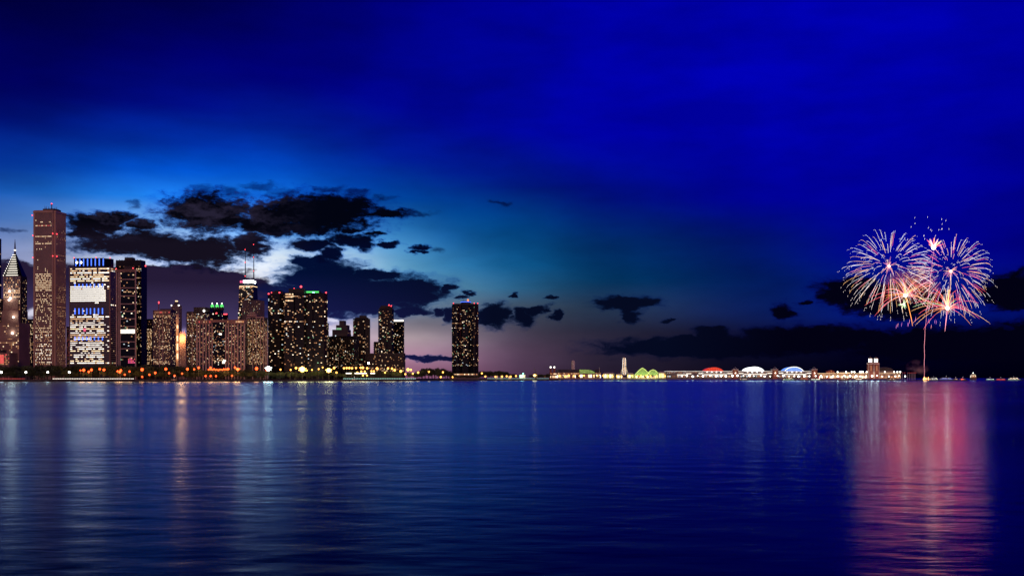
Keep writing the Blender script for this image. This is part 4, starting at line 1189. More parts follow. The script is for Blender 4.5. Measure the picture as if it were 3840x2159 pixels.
# festival halls
def hall(a, b, arch, mat, lab, strips):
    s = Site('festival_hall', lab, 'building', (a + b) / 2, PY + 26)
    s.box('wall', a, b, 0, 46, 1392, 1420.6, 'grey_concrete')
    s.box('roof_edge', a, b, -1, 47, 1391, 1392, 'win_pale')
    s.box('roof', a, b, 1, 46, 1389.5, 1391, 'roof_grey')
    if arch:
        x0, x1, top = arch; n = 14; arc = []
        for i in range(n + 1):
            t = i / n; arc.append((s.X(x0 + (x1 - x0) * t), s.Z(1390.5) + (s.Z(top) - s.Z(1390.5)) * (1 - (2 * t - 1) ** 2) ** .75))
        v = [(x, 0, z) for x, z in arc] + [(x, 44, z) for x, z in arc]; m = n + 1
        vault = link('arched_gable', mesh('arched_gable', v, [tuple(range(m)), tuple(range(2 * m - 1, m - 1, -1))] + [(i + 1, i, m + i, m + i + 1) for i in range(n)], mat), s.root)
        tube('arch_rim', [(x, -.5, z + .3) for x, z in arc], .45, mat if mat != 'arch_blue' else 'strip_white', s.root, 4)
        for k in range(7):
            x = s.X(x0 + (x1 - x0) * (k + 1) / 8); link('gable_mullion', cube('white_stone'), vault, (x, -.15, (s.Z(1390.5) + arc[min(n, int((k + 1) / 8 * n))][1]) / 2), 0, (.25, .3, arc[min(n, int((k + 1) / 8 * n))][1] - s.Z(1390.5)))
        for k in range(4):
            px = x0 + (x1 - x0) * (k + .5) / 4
            ball('eave_lamp', (s.X(px), -1.6, s.Z(1394.5)), .9, 'bulb_white', s.root)
            point_light('eave_glow', (s.X(px), -4, s.Z(1396)), (.9, 1, .9), 500, s.root, 2.5)
    for x0, x1, py in strips: s.box('light_strip', x0, x1, -1.4, -.6, py - .7, py + .7, 'strip_white')
    px = a + 2
    while px < b - 3:
        for py in (1395.5, 1398):
            if R.random() < .55: s.box('window', px, px + 2.2, -.4, 0, py - .8, py + .8, R.choice(['win_dim', 'win_dim', 'win_amber', 'win_cool']))
        if R.random() < .8: s.box('window', px, px + 2.4, -.4, 0, 1408, 1413, R.choice(['win_dim', 'win_amber', 'win_dim', 'win_warm', 'win_cool']))
        px += 3.4
hall(2500, 2617, None, None, 'long flat-roofed pier hall joining the cream pavilion', [(2539, 2572, 1404.6), (2573, 2592, 1400.5)])
hall(2618, 2748, (2643, 2712, 1377.5), 'arch_red', 'festival hall with a red-lit arched gable', [(2619, 2636, 1400), (2638, 2725, 1404), (2727, 2747, 1400)])
hall(2769, 2896, (2794, 2865, 1375.5), 'arch_white', 'festival hall with a glowing white arched gable', [(2770, 2788, 1399.5), (2790, 2876, 1403), (2878, 2895, 1399)])
hall(2919, 3043, (2943, 3013, 1375.5), 'arch_blue', 'festival hall with a blue-lit arched gable', [(2920, 2937, 1399), (2940, 3024, 1403), (3025, 3042, 1399)])
def brick_tower(px, lab):
    s = Site('stair_tower', lab, 'tower', px, PY + 22)
    s.box('wall', px - 10.2, px + 10.2, 0, 22, 1386, 1420.6, 'brick')
    s.box('cornice', px - 11, px + 11, -1, 23, 1384, 1386, 'white_stone')
    for k in range(4):
        for j in range(6): s.box('window', px - 4 + k * 2.2, px - 2.6 + k * 2.2, -.4, 0, 1389 + j * 4, 1391 + j * 4, R.choice(['win_dim', 'win_amber', 'win_dim']))
    for k in (-5, 0, 5): tube('flag_mast', [(s.X(px + k), 4, s.Z(1384)), (s.X(px + k), 4, s.Z(1375 if k == 0 else 1378))], .3, 'white_paint', s.root, 4)
    ball('wall_lamp', (s.X(px), -1, s.Z(1398)), 1.0, 'bulb_white', s.root)
    point_light('wall_glow', (s.X(px), -7, s.Z(1402)), (1, .9, .8), 1200, s.root, 3)
brick_tower(2758, 'plain brick stair tower between the red and white arched halls')
brick_tower(2907.5, 'brick stair tower between the white and blue arched halls')
brick_tower(3054.5, 'brick stair tower right of the blue arched hall')
# long arcade to the east end
s = Site('arcade_building', 'long low arcade of white-lit shops leading to the twin towers', 'building', 3160, PY + 20)
s.box('wall', 3066, 3257, 0, 30, 1400, 1420.6, 'brown_stone')
s.box('roof_edge', 3066, 3257, -1.2, 31, 1399, 1400, 'strip_warm')
s.box('light_strip', 3080, 3240, -1.4, -.5, 1407.3, 1408.3, 'strip_warm')
arcade(s, 3068, 3256, 0, 1402, 1406, 3.4, ['win_dim', 'win_amber', 'win_dim'], dens=.75)
arcade(s, 3068, 3256, 0, 1410, 1417, 4.2, ['win_bright', 'win_warm', 'win_white', 'win_amber', 'win_red', 'win_green'], dens=.85)
s = Site('gable_house', 'small brick gabled house on top of the shop arcade', 'house', 3117, PY + 24, z=PZ(1400, PY + 20))
s.box('wall', 3104, 3130, 0, 16, 1392.5, 1399.9, 'brick')
g = [(s.X(3102), s.Z(1392.5)), (s.X(3132), s.Z(1392.5)), (s.X(3117), s.Z(1386.5))]
v = [(x, -.8, z) for x, z in g] + [(x, 17, z) for x, z in g]
link('gable_roof', mesh('gable_roof', v, [(0, 1, 2), (5, 4, 3), (1, 4, 5, 2), (0, 2, 5, 3), (0, 3, 4, 1)], 'brick'), s.root)
for k in (3109, 3116, 3123): s.box('window', k, k + 2.5, -.4, 0, 1394.5, 1398, 'win_dim')
s.box('window', 3115.5, 3118.5, -1.3, -.9, 1389.5, 1391.5, 'win_amber')
s = Site('roof_pavilion', 'grey hipped roof pavilion above the shop arcade', 'pavilion', 3167, PY + 26, z=PZ(1400, PY + 20))
s.box('wall', 3146, 3188, 2, 14, 1395.5, 1399.9, 'white_stone')
prism('hipped_roof', [(s.X(3143), 0), (s.X(3191), 0), (s.X(3191), 16), (s.X(3143), 16)], s.Z(1395.5), s.Z(1391), 'roof_grey', s.root, [(s.X(3156), 7), (s.X(3178), 7), (s.X(3178), 9), (s.X(3156), 9)])
# east head house
def head():
    s = Site('twin_tower_house', 'red brick hall with twin towers and glowing white lanterns at the pier end', 'building', 3278, PY + 12)
    s.box('wall', 3257, 3299, 4, 26, 1393, 1420.6, 'brick')
    for px in (3266.5, 3288):
        tw = s.box('tower', px - 8.6, px + 8.6, 0, 13, 1365, 1419, 'brick')
        s.box('cornice', px - 9.8, px + 9.8, -1, 14, 1361, 1365, 'white_stone')
        s.box('upper_stage', px - 7.4, px + 7.4, 1, 12, 1357.5, 1361, 'brick')
        s.box('lantern', px - 4.6, px + 4.6, 3, 10, 1345, 1357.5, 'lantern_white')
        for k in (-5, -1.7, 1.7, 5): s.box('lantern_column', px + k - .5, px + k + .5, 2, 3.4, 1344, 1357.5, 'white_stone')
        s.box('lantern_cornice', px - 5.6, px + 5.6, 1.8, 11, 1342.5, 1344, 'white_stone')
        prism('cap_roof', [(s.X(px-5), 2.5), (s.X(px+5), 2.5), (s.X(px+5), 10), (s.X(px-5), 10)], s.Z(1342.5), s.Z(1336), 'roof_green', s.root, [(s.X(px-1.2), 5.8), (s.X(px+1.2), 5.8), (s.X(px+1.2), 7), (s.X(px-1.2), 7)])
        tube('finial', [(s.X(px), 6.4, s.Z(1336)), (s.X(px), 6.4, s.Z(1333.5))], .35, 'grey_steel', s.root, 4)
        s.box('tall_window', px - 2.6, px + 2.6, -.4, 0, 1370, 1390, 'win_dim')
        for k in (-8.6, 8.6): s.box('quoin', px + k - .7, px + k + .7, -.5, .6, 1366, 1419, 'white_stone')
        point_light('tower_glow', (s.X(px), -9, s.Z(1408)), (1, .85, .7), 3000, s.root, 4)
        point_light('lantern_glow', (s.X(px), -4, s.Z(1353)), (1, .95, .85), 600, s.root, 3)
    arc = [(s.X(3277.5) + cos(pi * i / 12) * 4.6, 3.4, s.Z(1396) + sin(pi * i / 12) * 8) for i in range(13)]
    tube('entrance_arch', arc, .6, 'white_stone', s.root, 4)
    s.box('entrance_glazing', 3272, 3283, 3.4, 3.9, 1396, 1415, 'win_amber')
head()
s = Site('ballroom', 'domed ballroom hall with arched windows behind the twin towers', 'building', 3335, PY + 14)
s.box('wall', 3299.5, 3380, 4, 34, 1400, 1420.6, 'grey_concrete')
s.box('wall', 3300, 3356, 8, 34, 1391, 1400, 'grey_concrete')
n = 10
for i in range(n):
    t0, t1 = i / n, (i + 1) / n
    def rim(t): return [(s.X(3327 + (-30 if e in (0, 3) else 30) * cos(t * pi / 2)), 21 + (-12 if e < 2 else 12) * cos(t * pi / 2)) for e in range(4)]
    if i < n - 1: prism('dome_tier', rim(t0), s.Z(1391 - 16 * sin(t0 * pi / 2)), s.Z(1391 - 16 * sin(t1 * pi / 2)), 'roof_green', s.root, rim(t1))
arcade(s, 3301, 3378, 4, 1403, 1407, 3.6, ['win_dim', 'win_amber'], dens=.8)
arcade(s, 3301, 3378, 4, 1409, 1417, 3.6, ['win_dim', 'win_amber', 'win_warm'], dens=.8)
s.box('roof_edge', 3299.5, 3380, 3.2, 34.5, 1399.2, 1400, 'strip_warm')
surf('flag_red', (.5, .03, .03), .8, .2, 1)
for i, px in enumerate((3384, 3392, 3404, 3411, 3417, 3423, 3428, 3432)):
    s = Site('flagpole', 'flagpole with a small red flag at the pier end', 'flagpole', px, PY - 4 + i, 'flagpoles at the pier end', z=DECK if px < 3398 else .3)
    tube('pole', [(0, 0, 0), (0, 0, s.Z(1395))], [.3, .18], 'white_paint', s.root, 5)
    v = []
    for k in range(5): v += [(k * .7, .25 * sin(k * 1.6), s.Z(1395.5) - .15 * k), (k * .7, .25 * sin(k * 1.6 + .4), s.Z(1398.2) - .2 * k)]
    link('flag', mesh('flag', v, [(2*k, 2*k+2, 2*k+3, 2*k+1) for k in range(4)], 'flag_red'), s.root)
# breakwater at the pier end carrying the last flagpoles
bw = tag(link('breakwater', None, None, (PX(3418, PY), PY, 0)), 'low dark rock breakwater at the end of the pier', 'breakwater')
for i in range(26):
    link('boulder', cube('seawall_stone'), bw, ((i - 13) * 1.7, R.uniform(-2, 4), .1), R.uniform(0, 3), (R.uniform(2, 3.4), R.uniform(3, 6), R.uniform(1.2, 1.9)))

# ---------------------------------------------------------------- lamps
surf('lamp_metal', (.05, .05, .05), .5, .2, 1)
_post = {}
ZONES = [(-99, 60, 'below the pyramid-topped tower'), (60, 115, 'just left of the granite skyscraper'), (115, 185, 'below the granite skyscraper'), (185, 262, 'below the right side of the granite skyscraper'),
 (262, 345, 'below the left half of the lit office tower'), (345, 437, 'below the right half of the lit office tower'), (437, 512, 'below the pale grid frame tower'), (512, 574, 'below the black glass tower'),
 (574, 660, 'below the ruled balcony tower'), (660, 700, 'below the gothic tower with the orange crown'), (700, 740, 'below the grey ragged-balcony tower'), (740, 797, 'below the left bays of the striped block'), (797, 850, 'below the dark middle of the striped block'), (850, 925, 'below the right bays of the striped block'),
 (925, 1004, 'below the stepped framed tower'), (1004, 1066, 'below the first black tower'), (1066, 1142, 'below the middle black tower'), (1142, 1225, 'below the green-roofed black tower'), (1225, 1323, 'below the flat-roofed dark block'),
 (1323, 1385, 'below the black tower with small roof box'), (1385, 1417, 'below the ragged-balcony wing'), (1417, 1475, 'below the chamfered black tower'), (1475, 1520, 'below the cream-crowned tower'), (1520, 1600, 'beyond the last tower of the row')]
def zone(px):
    for a, b, w_ in ZONES:
        if a <= px < b: return w_
    return 'near the lone curved tower'
def street_lamp(px, py, Y, mat, label, group, r=1.1, watts=4000, col=(1, .5, .2), base=GZ, kind='street_lamp'):
    z = PZ(py, Y)
    if z < base + 3: z = base + 3
    o = thing(kind, label, 'street lamp', (PX(px, Y), Y, base), 0, group)
    h = z - base
    if 'post' not in _post:
        v, f = tube_geo([(0, 0, 0), (0, 0, .5), (0, 0, 1)], [.26, .17, .12], 6); _post['post'] = mesh('lamp_post', v, f, 'lamp_metal')
        v, f = tube_geo([(0, 0, 0), (0, 0, .25), (0, 0, .9)], [.5, .42, .2], 6); _post['base'] = mesh('lamp_base', v, f, 'lamp_metal')
        v, f = tube_geo([(0, 0, 0), (0, 0, .35), (0, 0, .5)], [1.05, .6, .1], 8); _post['cap'] = mesh('lamp_cap', v, f, 'lamp_metal')
    link('post', _post['post'], o, scale=(1, 1, h)); link('base', _post['base'], o)
    link('cap', _post['cap'], o, (0, 0, h + r * .75), 0, (r * .8, r * .8, r * .8))
    r *= 1.45
    ball('globe', (0, 0, h), r, mat, o)
    if base != GZ: watts *= .35
    elif col == ORC: watts *= 1.8
    if watts: point_light('lamp_light', (0, -r - .2, h - r - .3), col, watts * .45, o, 4.5)
    return o
ORC, YEC, WHC = (1, .38, .12), (1, .68, .28), (1, .95, .85)
def LY(px, off): return shore_Y(px) + off
for px, py, rr_ in ((314, 1387, 1.7), (343, 1386, 1.5), (333, 1393, 1.2), (374, 1383, 1.3), (390, 1386, 1.5), (453, 1388, 1.5), (449, 1394, 1.4), (441, 1391, 1.1), (533, 1385, 1.9), (622, 1383, 1.6), (486, 1392, 1.0), (703, 1383, 1.6), (728, 1384, 1.1), (745, 1378, 1.4), (790, 1378, 1.3), (855, 1383, 1.5), (881, 1377, 1.2), (582, 1397, 1.3), (302, 1388, .9), (962, 1381, 1.9), (1000, 1388, 1.0)):
    street_lamp(px, py, LY(px, 74), 'bulb_orange', 'orange park road lamp ' + zone(px), 'orange lamps along the park road', rr_, 9000, ORC)
for px in (5, 97, 179, 260):
    street_lamp(px, 1395, LY(px, 30), 'bulb_white', 'white lamp on a lawn post ' + zone(px), 'white lamp posts on the lawn', 1.2, 3500, WHC)
for px, py in ((683, 1400), (771, 1409), (790, 1409), (810, 1409), (870, 1408), (533, 1412), (468, 1404), (634, 1398), (560, 1404), (655, 1408)):
    street_lamp(px, py, LY(px, 28), 'bulb_orange', 'low orange seawall lamp ' + zone(px), 'low orange globe lamps', 1.1, 2500, ORC)
for i in range(14):
    px = 782 + i * 5.2
    street_lamp(px, 1385 + R.uniform(-3, 2), LY(px, 120), 'bulb_orange', 'orange lamp in the dense row under the striped apartment block', 'dense row of orange lamps', .9, 4000, ORC)
for px, py, rr_ in ((1110, 1379, 1.5), (1253, 1379, 1.5), (1290, 1380, 1.3), (1300, 1379, 1.3), (1310, 1379, 1.4), (1320, 1380, 1.3), (1335, 1379, 1.2), (1353, 1378, 1.4), (1361, 1378, 1.6), (1377, 1380, 1.5), (1414, 1381, 1.8), (1455, 1380, 1.4), (1470, 1381, 1.4), (1480, 1387, 1.6), (1503, 1391, 1.8), (1530, 1385, 2.1), (1541, 1386, 1.4), (1195, 1383, 1.0), (1170, 1386, 1.0), (1150, 1388, 1.2), (1090, 1386, 1.0), (1052, 1385, 1.0), (1210, 1377, 1.0)):
    street_lamp(px, py, LY(px, 90), 'bulb_yellow', 'yellow shore road lamp ' + zone(px), 'yellow lamps along the shore road', rr_, 10000, YEC)
for px, py in ((1355, 1392), (1368, 1392), (1393, 1391), (1402, 1391), (1361, 1407), (1376, 1407), (1340, 1396), (1262, 1396), (1444, 1396), (1548, 1400), (1520, 1402)):
    street_lamp(px, py, LY(px, 40), 'bulb_yellow', 'short yellow waterfront lamp ' + zone(px), 'short yellow waterfront lamps', 1.2, 4000, YEC)
for px, py in ((1568, 1396), (1608, 1393), (1661, 1395), (1653, 1413), (1698, 1413), (1807, 1399), (1858, 1412), (1820, 1411), (1883, 1411), (1900, 1410), (1915, 1411), (2043, 1411), (1935, 1409)):
    Y = max(LY(px, 26), 2180)
    street_lamp(px, py, Y, 'bulb_yellow', 'lone yellow lamp by the dark trees around the lone curved tower', 'yellow lamps around the lone tower', 1.4, 5000, YEC)
street_lamp(1382, 1361, LY(1382, 110), 'bulb_white', 'single white lamp on a high post above the yellow lamp row', None, 1.5, 5000, WHC)
def flood(px, py, Y, mat, label, col, n, watts, ls):
    z = PZ(py, Y)
    o = thing('floodlight_mast', label, 'floodlight', (PX(px, Y), Y, GZ))
    h = z - GZ
    tube('mast', [(0, 0, 0), (0, 0, h + 2)], [.5, .3], 'lamp_metal', o, 6)
    ball('main_lamp', (0, -1.0, h), n * .85, mat, o)
    for i in range(n):
        a = 2 * pi * i / n + .4
        tube('lamp_arm', [(0, 0, h), (cos(a) * n * 1.1, 0, h + sin(a) * n * .6)], .15, 'lamp_metal', o, 4)
        ball('side_lamp', (cos(a) * n * 1.15, -.4, h + sin(a) * n * .62), .8, mat, o)
    point_light('mast_glow', (0, -3, h), col, watts * 1.0, o, ls * 4)
flood(892, 1384, LY(892, 70), 'flood_orange', 'orange floodlight mast at the foot of the striped apartment block', ORC, 3, 25000, 1.5)
flood(1007, 1381, LY(1007, 40), 'flood_white', 'dazzling white floodlight mast above the bright green lawn', (.9, 1, .85), 5, 36000, 2)
flood(1134, 1384, LY(1134, 60), 'flood_yellow', 'largest yellow floodlight mast below the middle black tower', YEC, 6, 45000, 2)
flood(1233, 1388, LY(1233, 50), 'flood_yellow', 'second yellow floodlight mast below the green-roofed black tower', YEC, 5, 38000, 2)
flood(2005, 1407, 2640, 'flood_yellow', 'yellow floodlight mast beside the crane near the pier', YEC, 3, 15000, 1.5)
# lit sign boards on the quay
for a, b, lab in ((1297, 1318, 'short white lit signboard on the quay'), (1330, 1375, 'longest white lit signboard on the quay under the black towers'), (1389, 1406, 'white lit signboard at the right end of the quay')):
    s = Site('signboard', lab, 'signboard', (a + b) / 2, LY((a + b) / 2, 34), z=GZ)
    s.box('panel', a, b, -.3, .3, 1397.5, 1401, 'strip_white')
    for px in (a + 1, (a + b) / 2, b - 1): s.box('post', px - .4, px + .4, .35, .8, 1397, 1419, 'lamp_metal')
# rows of small lights, added in place of passing light trails
trail_state = {'n': 0}
def trail_standins(p0, p1, step, mat, label, group, off=4.0):
    px = p0
    while px < p1:
        Y = LY(px, off)
        o = thing('trail_standin_light', label + ((' ' + zone(px)) if 'white prom' in label else ''), 'bollard', (PX(px, Y), Y, GZ + .1), 0, group)
        box('post', -.25, .25, -.25, .25, 0, 1.0, 'lamp_metal', o)
        box('light_head', -.9, .9, -.3, .3, 1.01, 1.7, mat, o)
        px += step
trail_standins(200, 500, 6.5, 'strip_white', 'low white promenade light added for car light trails', 'white lights standing in for trails')
trail_standins(0, 92, 6.5, 'win_red', 'low reddish light added for car light trails on the promenade edge below the pyramid tower', 'red lights standing in for trails')
trail_standins(1290, 1560, 6.5, 'strip_teal', 'low teal light added for light trails on the quay edge below the black towers', 'teal lights standing in for trails')
trail_standins(1830, 2060, 7.5, 'strip_teal', 'low pale light added for light trails on the quay right of the lone curved tower', 'pale lights standing in for trails')
# pier lamps
for px in range(2556, 3398, 21):
    street_lamp(px + R.uniform(-4, 4), 1409 + R.uniform(-2, 2), PY - 6, 'bulb_white', 'white lamp along the front edge of the pier', 'white lamps along the pier', R.choice((.8, 1.0, 1.5)), 1500, WHC, base=DECK)
for px in (3141, 3173, 3194, 3204, 3225, 3230, 3236, 3250, 3318, 3353, 3365, 3376):
    street_lamp(px, 1394, PY + 22.5, 'bulb_white', 'white lamp on the upper deck of the pier arcade', 'white lamps on the upper deck', 1.1, 900, WHC, base=PZ(1400, PY + 20) if px < 3257 else PZ(1400, PY + 14))
for px in range(2100, 2500, 18):
    street_lamp(px + R.uniform(-4, 4), 1409 + R.uniform(-2, 2), PY - 6, 'bulb_yellow', 'yellow lamp along the pier in front of the ferris wheel plaza', 'yellow lamps along the pier', R.choice((1.1, 1.4, 1.8)), 3200, (1, .85, .4), base=DECK)

# crane and green-lit kiosk near the pier root
s = Site('crane', 'small dark dockside crane with a raised jib', 'crane', 2010, 2660, z=GZ)
s.box('cab', 2007, 2014, -2, 2, 1398, 1405, 'lamp_metal'); s.box('base', 2005, 2016, -2.5, 2.5, 1405, 1419, 'lamp_metal')
tube('jib', [(s.X(2012), 0, s.Z(1400)), (s.X(2002), 0, s.Z(1378))], [.8, .4], 'lamp_metal', s.root, 4)
tube('cable', [(s.X(2002), 0, s.Z(1378)), (s.X(2002), 0, s.Z(1392))], .15, 'lamp_metal', s.root, 3)
s = Site('kiosk', 'teal-lit waterfront kiosk left of the dockside crane', 'kiosk', 1958, 2650, z=GZ)
s.box('wall', 1948, 1970, 0, 8, 1404, 1419, 'white_stone')
prism('roof', [(s.X(1946), -1), (s.X(1972), -1), (s.X(1972), 9), (s.X(1946), 9)], s.Z(1404), s.Z(1399), 'roof_green', s.root, [(s.X(1958), 3), (s.X(1962), 3), (s.X(1962), 5), (s.X(1958), 5)])
for k in range(5): s.box('window', 1949.5 + k * 4, 1952.2 + k * 4, -.4, 0, 1406, 1414, R.choice(['bulb_teal', 'win_white', 'win_bright']))
ball('roof_lamp', (s.X(1962), -1, s.Z(1400)), 1.6, 'bulb_teal', s.root)
point_light('kiosk_glow', (s.X(1958), -6, s.Z(1408)), (.4, 1, .8), 3000, s.root, 3)
for k, (px, top, w_) in enumerate(((1862, 1408, 9), (1881, 1407, 8), (1912, 1409, 10))):
    s = Site('boathouse', ['small lit boathouse right of the lone tower', 'second small lit boathouse before the dark tree mound', 'wide low lit boathouse beside the teal kiosk'][k], 'boathouse', px, 2620 + k * 8, z=GZ)
    s.box('wall', px - w_/2, px + w_/2, 0, 6, top, 1420, 'pale_concrete')
    s.box('roof', px - w_/2 - 1, px + w_/2 + 1, -1, 7, top - 1.4, top, 'roof_grey')
    for j in range(3): s.box('window', px - w_/2 + 1 + j * 2.7, px - w_/2 + 2.6 + j * 2.7, -.4, 0, top + 2, top + 6, R.choice(['win_bright', 'win_amber']))

# ---------------------------------------------------------------- trees
def crown_mesh(seed, n, leaf, mat):
    rr = random.Random(seed); V, Fc = [], []
    cl = [(rr.uniform(-.55, .55), rr.uniform(-.55, .55), rr.uniform(-.42, .5), rr.uniform(.28, .5)) for _ in range(11)]
    for _ in range(n):
        cx, cy, cz, cr = rr.choice(cl)
        d = Vector((rr.gauss(0, 1), rr.gauss(0, 1), rr.gauss(0, 1))).normalized() * cr * rr.uniform(.55, 1.0)
        p = Vector((cx, cy, cz)) + d
        u = Vector((rr.gauss(0, 1), rr.gauss(0, 1), rr.gauss(0, 1))).normalized(); w = u.orthogonal().normalized()
        a = leaf * rr.uniform(.6, 1.3); b = len(V)
        for k in ((-1, -.6), (1, -.6), (1.1, .5), (-.8, .7)): V.append(tuple(p + u * (k[0] * a) + w * (k[1] * a)))
        Fc.append((b, b + 1, b + 2, b + 3))
    return mesh('crown', V, Fc, mat)
CROWNS = [crown_mesh(i, 620, .085, 'leaf_dark' if i % 2 else 'leaf_mid') for i in range(5)]
def trunk_mesh(seed):
    rr = random.Random(seed); V, Fc = [], []
    def addt(path, rad):
        v, f = tube_geo(path, rad, 5); b = len(V)
        V.extend(v); Fc.extend([tuple(b + q for q in ff) for ff in f])
    addt([(0, 0, 0), (.02, 0, .25), (0, .02, .5), (.02, 0, .75)], [.035, .025, .02, .008])
    for k in range(5):
        a = k * 1.3 + rr.random(); z = .3 + .07 * k
        addt([(0, 0, z), (.14 * cos(a), .14 * sin(a), z + .12), (.28 * cos(a), .28 * sin(a), z + .3)], [.016, .011, .004])
    return mesh('trunk', V, Fc, 'bark')
TRUNKS = [trunk_mesh(i) for i in range(3)]
ORD = ['nearest', 'second', 'third', 'fourth', 'fifth', 'sixth', 'seventh', 'eighth', 'ninth', 'tenth', 'eleventh', 'twelfth', 'thirteenth', 'fourteenth', 'fifteenth', 'sixteenth', 'seventeenth', 'eighteenth', 'nineteenth', 'twentieth', 'next', 'last', 'last', 'last']
def tree(px, Y, h, wd, label, group, base=GZ):
    o = thing('tree', label, 'tree', (PX(px, Y), Y, base), R.uniform(0, 6.28), group)
    link('trunk', R.choice(TRUNKS), o, scale=(h, h, h))
    link('crown', R.choice(CROWNS), o, (0, 0, h * .60), R.uniform(0, 6), (wd * .62, wd * .62, h * .47))
px = -30
while px < 735:
    top = 1368 + R.uniform(-4, 7) + (6 if px > 640 else 0)
    Y = LY(px, 125 + R.uniform(-12, 18))
    tree(px, Y, PZ(top, Y) - GZ, R.uniform(15, 22), 'tall dark park tree ' + zone(px), 'tall trees in the park belt')
    px += R.uniform(10, 15)
px = -25
while px < 1050:
    Y = LY(px, 96 + R.uniform(-4, 8))
    tree(px, Y, PZ(R.uniform(1386, 1397), Y) - GZ, R.uniform(10, 15), 'smaller dark roadside tree ' + zone(px), 'front row park trees')
    px += R.uniform(11, 20)
px = 735
while px < 1000:
    Y = LY(px, 140 + R.uniform(-8, 10))
    tree(px, Y, PZ(R.uniform(1380, 1390), Y) - GZ, R.uniform(10, 16), 'dark back-row tree ' + zone(px), 'trees below the striped block')
    px += R.uniform(12, 22)
for px in (55, 130, 158, 250, 320, 470, 930, 960, 985, 1030, 1042, 1060):
    Y = LY(px, R.uniform(14, 26))
    tree(px, Y, R.uniform(4.5, 7.5), R.uniform(6, 10), 'low round lawn bush ' + zone(px), 'bushes on the lawn')
px = 1060
while px < 1555:
    Y = LY(px, 104 + R.uniform(-8, 20))
    tree(px, Y, PZ(R.uniform(1388, 1399), Y) - GZ, R.uniform(9, 14), 'small lamp-lit tree ' + zone(px), 'trees behind the yellow lamps')
    px += R.uniform(12, 26)
for ci, (px, top) in enumerate(((1562, 1398), (1572, 1390), (1583, 1383), (1594, 1379), (1606, 1378), (1619, 1379), (1632, 1379), (1645, 1378), (1657, 1379), (1668, 1381), (1678, 1386), (1687, 1394))):
    for dy in (0, 22):
        Y = LY(px, 60 + dy); tree(px + R.uniform(-3, 3), Y, PZ(top + R.uniform(-1, 3), Y) - GZ, R.uniform(15, 19), ('front' if dy == 0 else 'back') + '-row dark tree of the rounded clump, ' + ORD[11 - ci] + ' from the lone curved tower', 'clump left of the lone tower')
px = 1700
while px < 1800:
    Y = LY(px, 24); tree(px, Y, PZ(R.uniform(1404, 1409), Y) - GZ, R.uniform(6, 9), 'small dark tree at the foot of the lone curved tower', 'trees at the foot of the lone tower'); px += R.uniform(6, 12)
px = 1802; mi = 0
while px < 1935:
    top = 1389 if px < 1890 else 1389 + (px - 1890) * .32
    Y = LY(px, 80 + R.uniform(-10, 20)); tree(px, Y, PZ(top + R.uniform(-1, 4), Y) - GZ, R.uniform(14, 19), 'dark tree of the long low mound, ' + ORD[mi] + ' from the lone curved tower', 'mound right of the lone tower'); mi += 1; px += R.uniform(6, 9)
for px in (1990, 2022, 2030, 2040, 2050, 2058):
    Y = 2720; tree(px, Y, PZ(R.uniform(1398, 1404), Y) - GZ, R.uniform(9, 13), 'dark tree between the crane and the brick entrance house', 'trees by the entrance house')
for px in (2100, 2112, 2166, 2190, 2236, 2243, 2395, 2420, 2440, 2446, 2790, 2830, 2890, 2960, 2990):
    tree(px, PY + 2, PZ(R.uniform(1404, 1409), PY) - DECK, R.uniform(6, 9), 'small planted tree standing on the pier deck', 'trees on the pier', base=DECK)

# ---------------------------------------------------------------- boats
def boat(px, Y, L, label, kind, group=None, decks=1, pal=('win_white', 'win_bright'), stripe=None):
    o = thing(kind, label, 'boat', (PX(px, Y), Y, 0), 0, group)
    W = L * .12; n = 10; top = []; bot = []
    for i in range(n + 1):
        t = i / n; hw = W * min(1, (1 - abs(2 * t - 1) ** 3.0) * 1.3 + (.5 if t < .5 else 0) * (1 - t)) * .5 + .15
        top.append(((t - .5) * L, hw, 1.6 + .8 * t * t)); bot.append(((t - .5) * L * .94, hw * .7, -.4))
    V = []
    for i in range(n + 1):
        x, w_, z = top[i]; xb, wb, zb = bot[i]
        V += [(x, -w_, z), (x, w_, z), (xb, wb, zb), (xb, -wb, zb)]
    Fc = [(0, 1, 2, 3), (4*n+3, 4*n+2, 4*n+1, 4*n)]
    for i in range(n):
        a, b = 4 * i, 4 * i + 4
        Fc += [(a, b, b+1, a+1), (a+1, b+1, b+2, a+2), (a+2, b+2, b+3, a+3), (a+3, b+3, b, a)]
    link('hull', mesh('hull', V, Fc, 'hull_dark'), o)
    z = 2.0
    for k in range(decks):
        x0, x1 = -L * (.38 - .05 * k), L * (.24 - .08 * k)
        box('cabin', x0, x1, -W * .36, W * .36, z, z + 2.5, 'grey_concrete', o)
        nw = max(3, int((x1 - x0) / 2.4))
        for i in range(nw):
            xx = x0 + (x1 - x0) * (i + .5) / nw
            if R.random() < .85: box('window', xx - .8, xx + .8, -W * .36 - .15, -W * .36 - .02, z + .7, z + 1.9, R.choice(pal), o)
        z += 2.6
    tube('mast', [(-L * .05, 0, z), (-L * .05, 0, z + 3.5)], .15, 'white_paint', o, 4)
    ball('mast_lamp', (-L * .05, 0, z + 3.6), .4, 'strip_white', o)
    if stripe: box('light_strip', -L * .4, L * .3, -W * .5 - .1, -W * .5 + .05, 1.9, 2.2, stripe, o)
    return o
boat(655, 1800, 15, 'small white motor cruiser moored by the park seawall', 'motor_boat', pal=('win_dim', 'win_amber'))
boat(1330, 2010, 14, 'small white motor boat moored below the yellow lamps', 'motor_boat', pal=('win_cool', 'win_amber'))
